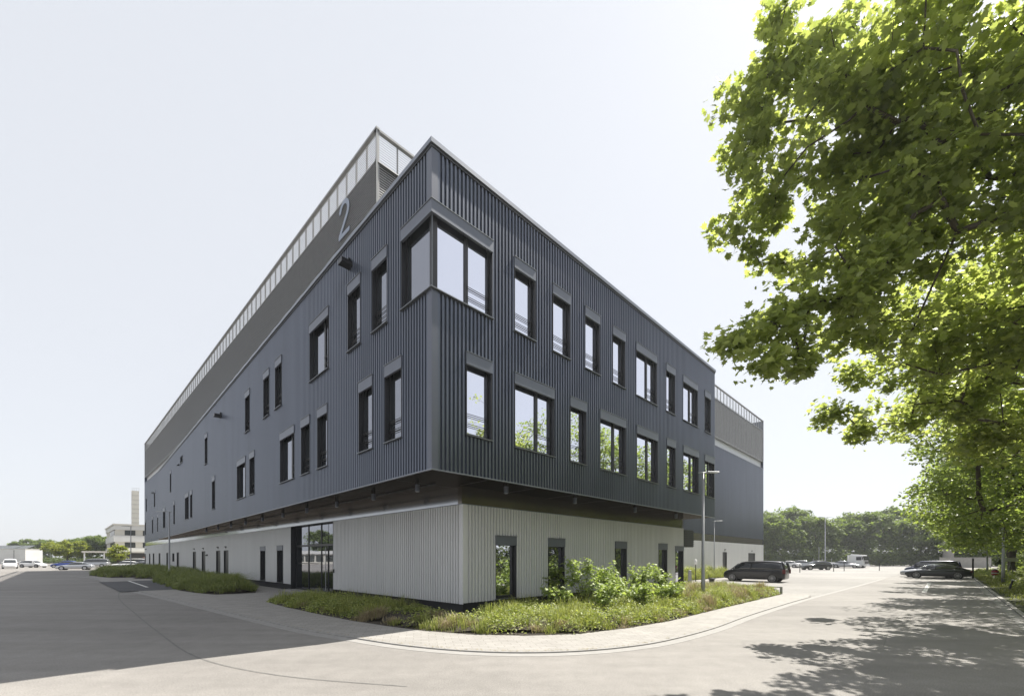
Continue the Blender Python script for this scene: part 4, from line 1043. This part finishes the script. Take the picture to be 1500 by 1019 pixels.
# ---- vehicles
def paint(name, c, metal=.3): return mat(name, c, rough=.28, metal=metal, spec=.4, var=.02, coat=.45)
def loft(mb, st, prof):
    """st: list of station dicts -> ring function prof(st) giving half ring points (x>=0) from bottom centre to top centre"""
    rings = []
    for s in st:
        h = prof(s); ring = [(x, s['y'], z) for x, z in h] + [(-x, s['y'], z) for x, z in h[::-1] if x > 1e-6]
        if h[0][0] <= 1e-6: pass
        rings.append(ring)
    n = len(rings[0]); b = len(mb.v)
    for r_ in rings: mb.v += r_
    for i in range(len(rings)-1):
        for k in range(n):
            k2 = (k+1) % n; mb.f.append((b+i*n+k, b+i*n+k2, b+(i+1)*n+k2, b+(i+1)*n+k))
    mb.f.append(tuple(b+k for k in range(n-1,-1,-1))); mb.f.append(tuple(b+(len(rings)-1)*n+k for k in range(n)))
def vehicle(name, label, cat, x, y, heading, pm, kind='sedan', sc=1.0, detail=True, group=None, zs=1.0):
    """+Y of the vehicle points to its front"""
    t = thing(name, label, cat, (x, y, .004), math.atan2(-heading[0], heading[1]), group); t.scale = (sc, sc, sc*zs)
    if kind == 'sedan':
        L_, Wd, wb, wr = 4.85, .92, 2.9, .34
        yf, yr = 2.42, -2.42; axf, axr = 1.50, -1.42
        body = [(2.42,.55,.32,.52),(2.36,.74,.24,.62),(2.15,.86,.20,.70),(1.6,.91,.19,.80),(.95,.925,.19,.90),(.0,.93,.19,.93),(-1.0,.93,.19,.95),(-1.75,.92,.20,.97),(-2.15,.87,.24,.93),(-2.36,.78,.30,.86),(-2.42,.6,.38,.70)]
        gh = [(1.05,.80,.88,.70,.90),(.25,.82,.92,.62,1.33),(-.15,.82,.93,.60,1.40),(-.7,.82,.94,.59,1.40),(-1.3,.80,.95,.56,1.27),(-2.0,.74,.93,.62,.98)]
    elif kind == 'hatch':
        wb, wr = 2.6, .33; axf, axr = 1.35, -1.25
        body = [(2.1,.6,.32,.55),(2.02,.76,.24,.68),(1.7,.86,.2,.80),(1.0,.9,.19,.96),(0,.91,.19,.99),(-1.2,.9,.2,1.02),(-1.9,.86,.25,1.0),(-2.05,.8,.32,.9)]
        gh = [(1.1,.78,.93,.68,.96),(.4,.8,.97,.62,1.42),(-.2,.8,.98,.6,1.48),(-1.2,.8,1.0,.6,1.45),(-1.75,.78,1.0,.58,1.32),(-2.0,.76,.99,.7,1.02)]
    else:   # van
        wb, wr = 3.3, .36; axf, axr = 1.72, -1.62
        body = [(2.62,.66,.34,.62),(2.55,.84,.26,.86),(2.30,.93,.22,1.02),(1.9,.955,.2,1.10),(1.2,.96,.2,1.17),(0,.965,.2,1.17),(-1.5,.965,.2,1.17),(-2.45,.95,.24,1.17),(-2.6,.92,.3,1.15)]
        gh = [(1.9,.86,1.08,.78,1.12),(1.22,.88,1.14,.72,1.72),(.8,.88,1.15,.72,1.86),(-.5,.88,1.15,.73,1.90),(-2.0,.88,1.15,.73,1.88),(-2.42,.87,1.15,.70,1.82),(-2.56,.86,1.14,.76,1.18)]
    mb = MB()
    def bp(s): w_, zb, zt = s['w'], s['zb'], s['zt']; h = zt-zb; return [(0,zb),(w_*.90,zb),(w_*.985,zb+h*.14),(w_,zb+h*.45),(w_*.985,zb+h*.78),(w_*.93,zb+h*.97),(w_*.55,zt+.02),(0,zt+.03)]
    loft(mb, [dict(y=a, w=b, zb=c, zt=d) for a, b, c, d in body], bp)
    bo = mb.build('body', pm, t, smooth=True, subsurf=2 if detail else 1)
    # glasshouse
    mb = MB()
    loft(mb, [dict(y=a, wb=b, zb=c, wt=d, zt=e) for a, b, c, d, e in gh], lambda s: [(0,s['zb']-.05),(s['wb'],s['zb']-.05),(s['wb']*.99,s['zb']),(s['wt'],max(s['zt']-.06,s['zb']+.005)),(s['wt']*.8,s['zt']),(0,s['zt']+.015)])
    mb.build('windows', M['carglass'], t, smooth=True, subsurf=1)
    # roof skin and pillars
    mb = MB(); tops = [g_ for g_ in gh if g_[4] > gh[0][4]+.3]
    loft(mb, [dict(y=a+(.04 if i == 0 else 0), w=d+.012, z=e) for i, (a, b, c, d, e) in enumerate(tops)], lambda s: [(0,s['z']-.03),(s['w']*.8,s['z']-.04),(s['w'],s['z']-.075),(s['w']+.012,s['z']-.05),(s['w']*.82,s['z']+.008),(0,s['z']+.028)])
    mb.build('roof', pm, t, smooth=True, subsurf=1)
    if detail:
        a0, a1 = gh[0], gh[1]; rl_, r2 = gh[-1], [g_ for g_ in gh if g_[4] > gh[0][4]+.3][-1]
        for sx in (-1, 1):
            mb = MB(); mb.tube([(sx*a0[1]*.98,a0[0],a0[2]), (sx*(a1[3]+.02),a1[0],a1[4]-.05)], .035, n=6)
            mb.build('windscreen_pillar', pm, t, smooth=True)
            mb = MB(); mb.tube([(sx*rl_[1]*.985,rl_[0],rl_[2]), (sx*(r2[3]+.015),r2[0],r2[4]-.06)], .06 if kind != 'van' else .09, n=6); mb.build('rear_pillar', pm, t, smooth=True)
            ym = (axf+axr)/2+.1; g_ = min(gh, key=lambda q: abs(q[0]-ym))
            mb = MB(); mb.tube([(sx*(g_[1]+.0),ym,g_[2]-.02),(sx*(g_[3]+.012),ym-.05,g_[4]-.07)], .03, n=6); mb.build('door_pillar', pm if kind == 'van' else M['black'], t)
            mb = MB(); mb.lathe((sx*.98,gh[0][0]-.32,gh[0][2]+.10), [(.02,-.08),(.085,-.05),(.09,.05),(.03,.09)], 10, 'x'); mb.build('mirror', pm, t, smooth=True)
            mb = MB(); w0 = body[1][1]; mb.hexa([(sx*(w0*.62),body[0][0]-.04,body[1][3]-.20),(sx*(w0+.03),body[1][0]-.14,body[1][3]-.18),(sx*(w0+.05),body[1][0]-.26,body[1][3]-.18),(sx*(w0*.62),body[0][0]-.2,body[1][3]-.2),(sx*(w0*.64),body[0][0]-.07,body[1][3]-.05),(sx*(w0+.02),body[1][0]-.18,body[1][3]-.02),(sx*(w0+.05),body[1][0]-.34,body[1][3]-.0),(sx*(w0*.64),body[0][0]-.22,body[1][3]-.05)])
            mb.build('headlight', M['lens'], t)
            mb = MB(); wr_ = body[-2][1]; yb_ = body[-2][0]
            if kind == 'van': mb.box(min(sx*(wr_-.10),sx*(wr_+.015)), max(sx*(wr_-.10),sx*(wr_+.015)), yb_-.20, yb_+.05, .78, 1.16)
            else: mb.box(min(sx*(wr_-.25),sx*(wr_+.02)), max(sx*(wr_-.25),sx*(wr_+.02)), yb_-.05, yb_+.12, .68, .82)
            mb.build('taillight', M['tail'], t, bevel=.01)
            mb = MB(); mb.box(min(sx*.905,sx*.945), max(sx*.905,sx*.945), axr+.5, axf-.5, .24, .30); mb.build('side_skirt', M['black'], t)
    for yy in (axf, axr):
        for sx in (-1, 1):
            xo = .885 if kind == 'van' else .85
            mb = MB(); mb.lathe((sx*xo, yy, wr*1.0), [(wr+.055,-.09),(wr+.055,.085)], 22, 'x'); mb.build('wheel_arch', M['black'], t)
            wl = MB(); wl.lathe((sx*(xo+.02), yy, wr), [(wr-.03,-.1),(wr,-.07),(wr,.07),(wr-.03,.09)], 24, 'x'); we = wl.build('wheel', M['rubber'], t)
            if detail:
                rm = MB(); cx = sx*(xo+.126)
                rm.lathe((cx-sx*.01,yy,wr), [(wr*.72,-.01),(wr*.72,.0)], 24, 'x'); dk = rm.build('rim_well', M['black'], we)
                rm = MB()
                for k in range(10):
                    a = 2*PI*k/10; rm.tube([(cx+sx*.004,yy,wr),(cx+sx*.004,yy+math.cos(a)*wr*.70,wr+math.sin(a)*wr*.70)], .020, n=5)
                rm.lathe((cx,yy,wr), [(.05,-.01),(.05,.014)], 12, 'x')
                base = len(rm.v); 
                ring = [(cx, yy+math.cos(2*PI*k/24)*wr*.72, wr+math.sin(2*PI*k/24)*wr*.72) for k in range(25)]; rm.tube(ring, .016, n=5)
                rm.build('rim', M['rim'], we)
            else:
                rm = MB(); rm.lathe((sx*(xo+.122),yy,wr), [(wr*.65,-.01),(wr*.6,.005)], 16, 'x'); rm.build('rim', M['rim'], we)
    return t
P_black = paint('gloss_black_paint', (.008,.008,.009), .1); P_grey = paint('dark_metallic_paint', (.035,.037,.038), .5)
P_silver = paint('silver_paint', (.42,.43,.45), .6); P_white = paint('white_car_paint', (.72,.72,.72), 0); P_navy = paint('navy_paint', (.01,.015,.05), .2); P_blue = paint('blue_paint', (.02,.05,.26), .2)
uLh = (-.704, .710)
vehicle('van', 'glossy black passenger van parked before the pale wall of the hall', 'van', 22.35, 39.3, uLh, P_black, 'van', .98, zs=1.0)
vehicle('car', 'dark grey metallic coupe parked at the kerb, nearest of the three on the right', 'car', 44.45, 44.75, uLh, P_grey, 'sedan', 1.04)
vehicle('car', 'silver white saloon parked just beyond the dark coupe', 'car', 46.2, 47.3, uLh, P_silver, 'sedan', 1.02)
vehicle('van', 'navy blue van parked behind the silver white saloon', 'van', 51.2, 52.2, uLh, P_navy, 'van', .95)
for x, y, pm, k, lb, hd in ((53.4,75.2,P_grey,'hatch','dark grey hatchback in front of the row of white cars', (-.98,.1)),(57.8,90,P_white,'sedan','white car, leftmost of the far row in the lot',(-.7,.7)),(62.2,91,P_silver,'hatch','silver hatchback, second from left in the far row of the lot',(.7,-.7)),(65.6,91.5,P_white,'sedan','white saloon, third in the far row of the lot',(-.7,.7)),(68.6,88,P_silver,'sedan','silver saloon, rightmost of the far row beside the truck',(.7,-.7))):
    vehicle('car', lb, 'car', x, y, hd, pm, k, 1.1 if y < 80 else 1.05, detail=False, group='cars parked in the far lot')
# left lot
vehicle('van', 'white delivery van facing the camera before the low white warehouse', 'van', -98.5, 84, (.75,-.66), P_white, 'van', 1.0, group='vehicles in the left lot')
vehicle('car', 'white estate car right of the white van, seen from the side', 'car', -103.5, 92.5, (.95,.1), P_white, 'hatch', 1.05, group='vehicles in the left lot')
for x, y, pm, k, lb, hd in ((-76.5,75,P_silver,'sedan','silver saloon in front of the row, half hidden by the grass',(-.85,-.5)),(-94.5,90.5,P_blue,'hatch','blue hatchback, leftmost of the parked row',(-.9,-.4)),(-93.2,95.5,P_silver,'van','silver van behind the blue hatchback',(-.9,-.4)),(-76,84,P_white,'hatch','white hatchback behind the grass strip, before the canopy',(-.9,-.4)),(-86,97,P_white,'van','white van behind the silver saloon',(-.9,-.4)),(-71,82,P_silver,'sedan','silver saloon, rightmost before the office canopy',(-.9,-.4)),(-76.5,99,P_silver,'sedan','silver car under the office canopy',(1,0))):
    vehicle('van' if k == 'van' else 'car', lb, 'van' if k == 'van' else 'car', x, y, hd, pm, k, 1.0, detail=False, group='vehicles in the left lot')

# flatbed truck
t = thing('truck', 'white cab truck with an empty low flatbed beyond the parked cars', 'truck', (71.2,89.5,0), math.atan2(-.55,-.83)); t.scale = (1.2,1.2,.92)
mb = MB(); mb.hexa([(-1.2,0,.55),(1.2,0,.55),(1.2,2.0,.55),(-1.2,2.0,.55),(-1.12,.05,3.05),(1.12,.05,3.05),(1.12,1.72,2.9),(-1.12,1.72,2.9)]); cab = mb.build('cab', P_white, t, bevel=.08)
mb = MB(); mb.hexa([(-1.05,1.93,1.75),(1.05,1.93,1.75),(1.05,1.97,1.75),(-1.05,1.97,1.75),(-1.0,1.79,2.65),(1.0,1.79,2.65),(1.0,1.84,2.65),(-1.0,1.84,2.65)]); mb.build('windscreen', M['carglass'], cab)
mb = MB(); mb.box(-.75,.75,1.98,2.03,.95,1.5); mb.build('grille', M['black'], cab)
for sx in (-1,1):
    mb = MB(); mb.box(min(sx*.8,sx*1.1),max(sx*.8,sx*1.1),1.98,2.04,.72,.92); mb.build('headlight', M['lens'], cab)
    mb = MB(); mb.box(min(sx*1.16,sx*1.2),max(sx*1.16,sx*1.2),.9,1.6,1.75,2.5); mb.build('side_window', M['carglass'], cab)
    mb = MB(); mb.box(min(sx*1.22,sx*1.42),max(sx*1.22,sx*1.42),1.75,1.85,1.9,2.5); mb.build('mirror', M['black'], cab)
mb = MB(); mb.box(-1.2,1.2,1.95,2.1,.4,.7); mb.build('bumper', P_white, t)
mb = MB(); mb.box(-1.2,1.2,-.35,-.05,1.1,2.9); mb.build('headboard', M['white'], t)
mb = MB(); mb.box(-.45,.45,-6.5,0,.75,1.0); mb.build('chassis', M['black'], t)
mb = MB(); mb.box(-1.22,1.22,-6.6,-.4,1.05,1.25); fb_ = mb.build('flatbed', M['steel'], t)
for k in range(5):
    mb = MB(); mb.box(-1.22,-1.17,-6.5+k*1.45,-6.4+k*1.45,1.25,2.1); mb.build('stake', M['steel'], fb_)
for yy in (1.1,-3.6,-4.8):
    for sx in (-1,1):
        mb = MB(); mb.lathe((sx*1.02,yy,.5), [(.5,-.15),(.5,.15)], 20, 'x'); w_ = mb.build('wheel', M['rubber'], t)
        mb = MB(); mb.lathe((sx*1.185,yy,.5), [(.27,-.01),(.2,.01)], 14, 'x'); mb.build('rim', M['rim'], w_)

# ---- background buildings on the left
M['cream'] = mat('office_panel', (.60,.60,.58), rough=.6, var=.06, scale=.6); M['beige'] = mat('beige_panel', (.54,.52,.46), rough=.7, var=.06)
M['wglass'] = mat('office_glass', (.05,.055,.05), rough=.08, spec=.9, var=.1)
OW = Wall((-102.1,110), uR, 1); OL = Wall((-102.1,110), (-.725,.68875), -1)
ob = thing('office_block', 'white three storey office block with ribbon windows left of the dark building', 'building')
def wing(name, z0, z1, o, m, l1=30, l2=30, par=ob):
    mb = MB(); lbox(mb, OW, -o, l1, -12, o, z0, z1); p = OL
    lbox(mb, OL, 0, l2, -8, o*.98, z0, z1-.002); return mb.build(name, m, par)
wing('parapet', 9.35, 10.5, .15, M['cream']); wing('roof_edge', 10.502, 10.85, .35, M['beige'])
wing('wall_band', 6.2, 7.85, .15, M['cream']); wing('wall_band', 3.6, 4.65, .15, M['cream'])
wing('window_band', 7.852, 9.348, -.1, M['beige']); wing('window_band', 4.652, 6.198, -.1, M['beige']); wing('ground_floor', 0, 3.58, -2.5, M['lback'])
for W_, n_, st_ in ((OW, 8, 2.05), (OL, 4, 0)):
    for k in range(n_):
        for z0, z1 in ((7.95,9.25),(4.75,6.1)):
            s = 1.9+k*3.6
            mb = MB(); lbox(mb, W_, s, s+2.1, -.1, -.04, z0, z1); f_ = mb.build('window', M['frame'], ob)
            mb = MB(); lbox(mb, W_, s+.08, s+2.02, -.045, -.02, z0+.08, z1-.08); mb.build('pane', M['wglass'], f_)
mb = MB(); lbox(mb, OW, -6, 12, -1, 2.4, 3.35, 3.75); mb.build('canopy', M['beige'], ob)
for s in (-5.5,-2,2,6,10):
    mb = MB(); q = OW.p(s, 2.0, 0); mb.tube([q, (q[0],q[1],3.35)], .14, n=10); mb.build('column', M['white'], ob)
mb = MB(); lbox(mb, OW, 9, 10.6, .15, .5, 3.9, 4.6); mb.build('air_conditioner', M['white'], ob)
tw = thing('stair_tower', 'tall pale slab tower with horizontal joints behind the white office block', 'tower')
TW = Wall((-133.2,150), uR, 1)
mb = MB(); lbox(mb, TW, 0, 1.9, -2.4, 0, 0, 25.6); mb.build('shaft', M['beige'], tw)
mb = MB()
for k in range(1, 16): lbox(mb, TW, -.03, 1.93, -2.43, .03, k*1.6, k*1.6+.12)
mb.build('joints', M['concrete'], tw)
mb = MB()
for s in (0.05, .6, 1.2, 1.85): mb.tube([TW.p(s,-.05,25.6), TW.p(s,-.05,26.6)], .04, n=5)
mb.tube([TW.p(0,-.05,26.6), TW.p(1.9,-.05,26.6)], .04, n=5); mb.build('railing', M['steel'], tw)
wh = thing('warehouse', 'long low white warehouse with solar panels on its roof at the left edge', 'building')
WW = Wall((-162.6,143), (-1,.06), -1)
mb = MB(); lbox(mb, WW, 0, 95, -5, 0, 0, 4.9); mb.build('wall', M['cream'], wh)
mb = MB(); lbox(mb, WW, -.1, 95, -5.1, .1, 4.902, 5.05); mb.build('roof_edge', M['beige'], wh)
for k in range(4):
    mb = MB(); s = 2+k*4.6
    mb.hexa([WW.p(s,-2,5.1), WW.p(s+4.2,-2,5.1), WW.p(s+4.2,-4.6,6.2), WW.p(s,-4.6,6.2), WW.p(s,-2,5.16), WW.p(s+4.2,-2,5.16), WW.p(s+4.2,-4.6,6.3), WW.p(s,-4.6,6.3)]); mb.build('solar_panel', M['wglass'], wh)
mb = MB(); lbox(mb, WW, 10.4, 13.6, .001, .05, 1.9, 3.2); f_ = mb.build('window', M['frame'], wh); mb = MB(); lbox(mb, WW, 10.55, 13.45, .05, .07, 2.0, 3.1); mb.build('pane', M['beige'], f_)
mb = MB(); lbox(mb, WW, 4.0, 4.1, .001, .08, .4, 4.6); mb.build('downpipe', M['frame'], wh)
# low pavilion outside the frame that the entrance glass mirrors
pv = thing('pavilion', 'low white building left of the frame, mirrored in the entrance glass', 'building')
PW = Wall((-128,92), (.12,-1), -1)
mb = MB(); lbox(mb, PW, 0, 34, -12, 0, 3.2, 4.2); mb.build('fascia', M['cream'], pv)
mb = MB(); lbox(mb, PW, .3, 33.7, -12, -.4, 0, 3.2); mb.build('wall', M['beige'], pv)
for k in range(10):
    mb = MB(); lbox(mb, PW, 1+k*3.3, 3.4+k*3.3, -.4, -.35, .8, 2.8); mb.build('window', M['wglass'], pv)
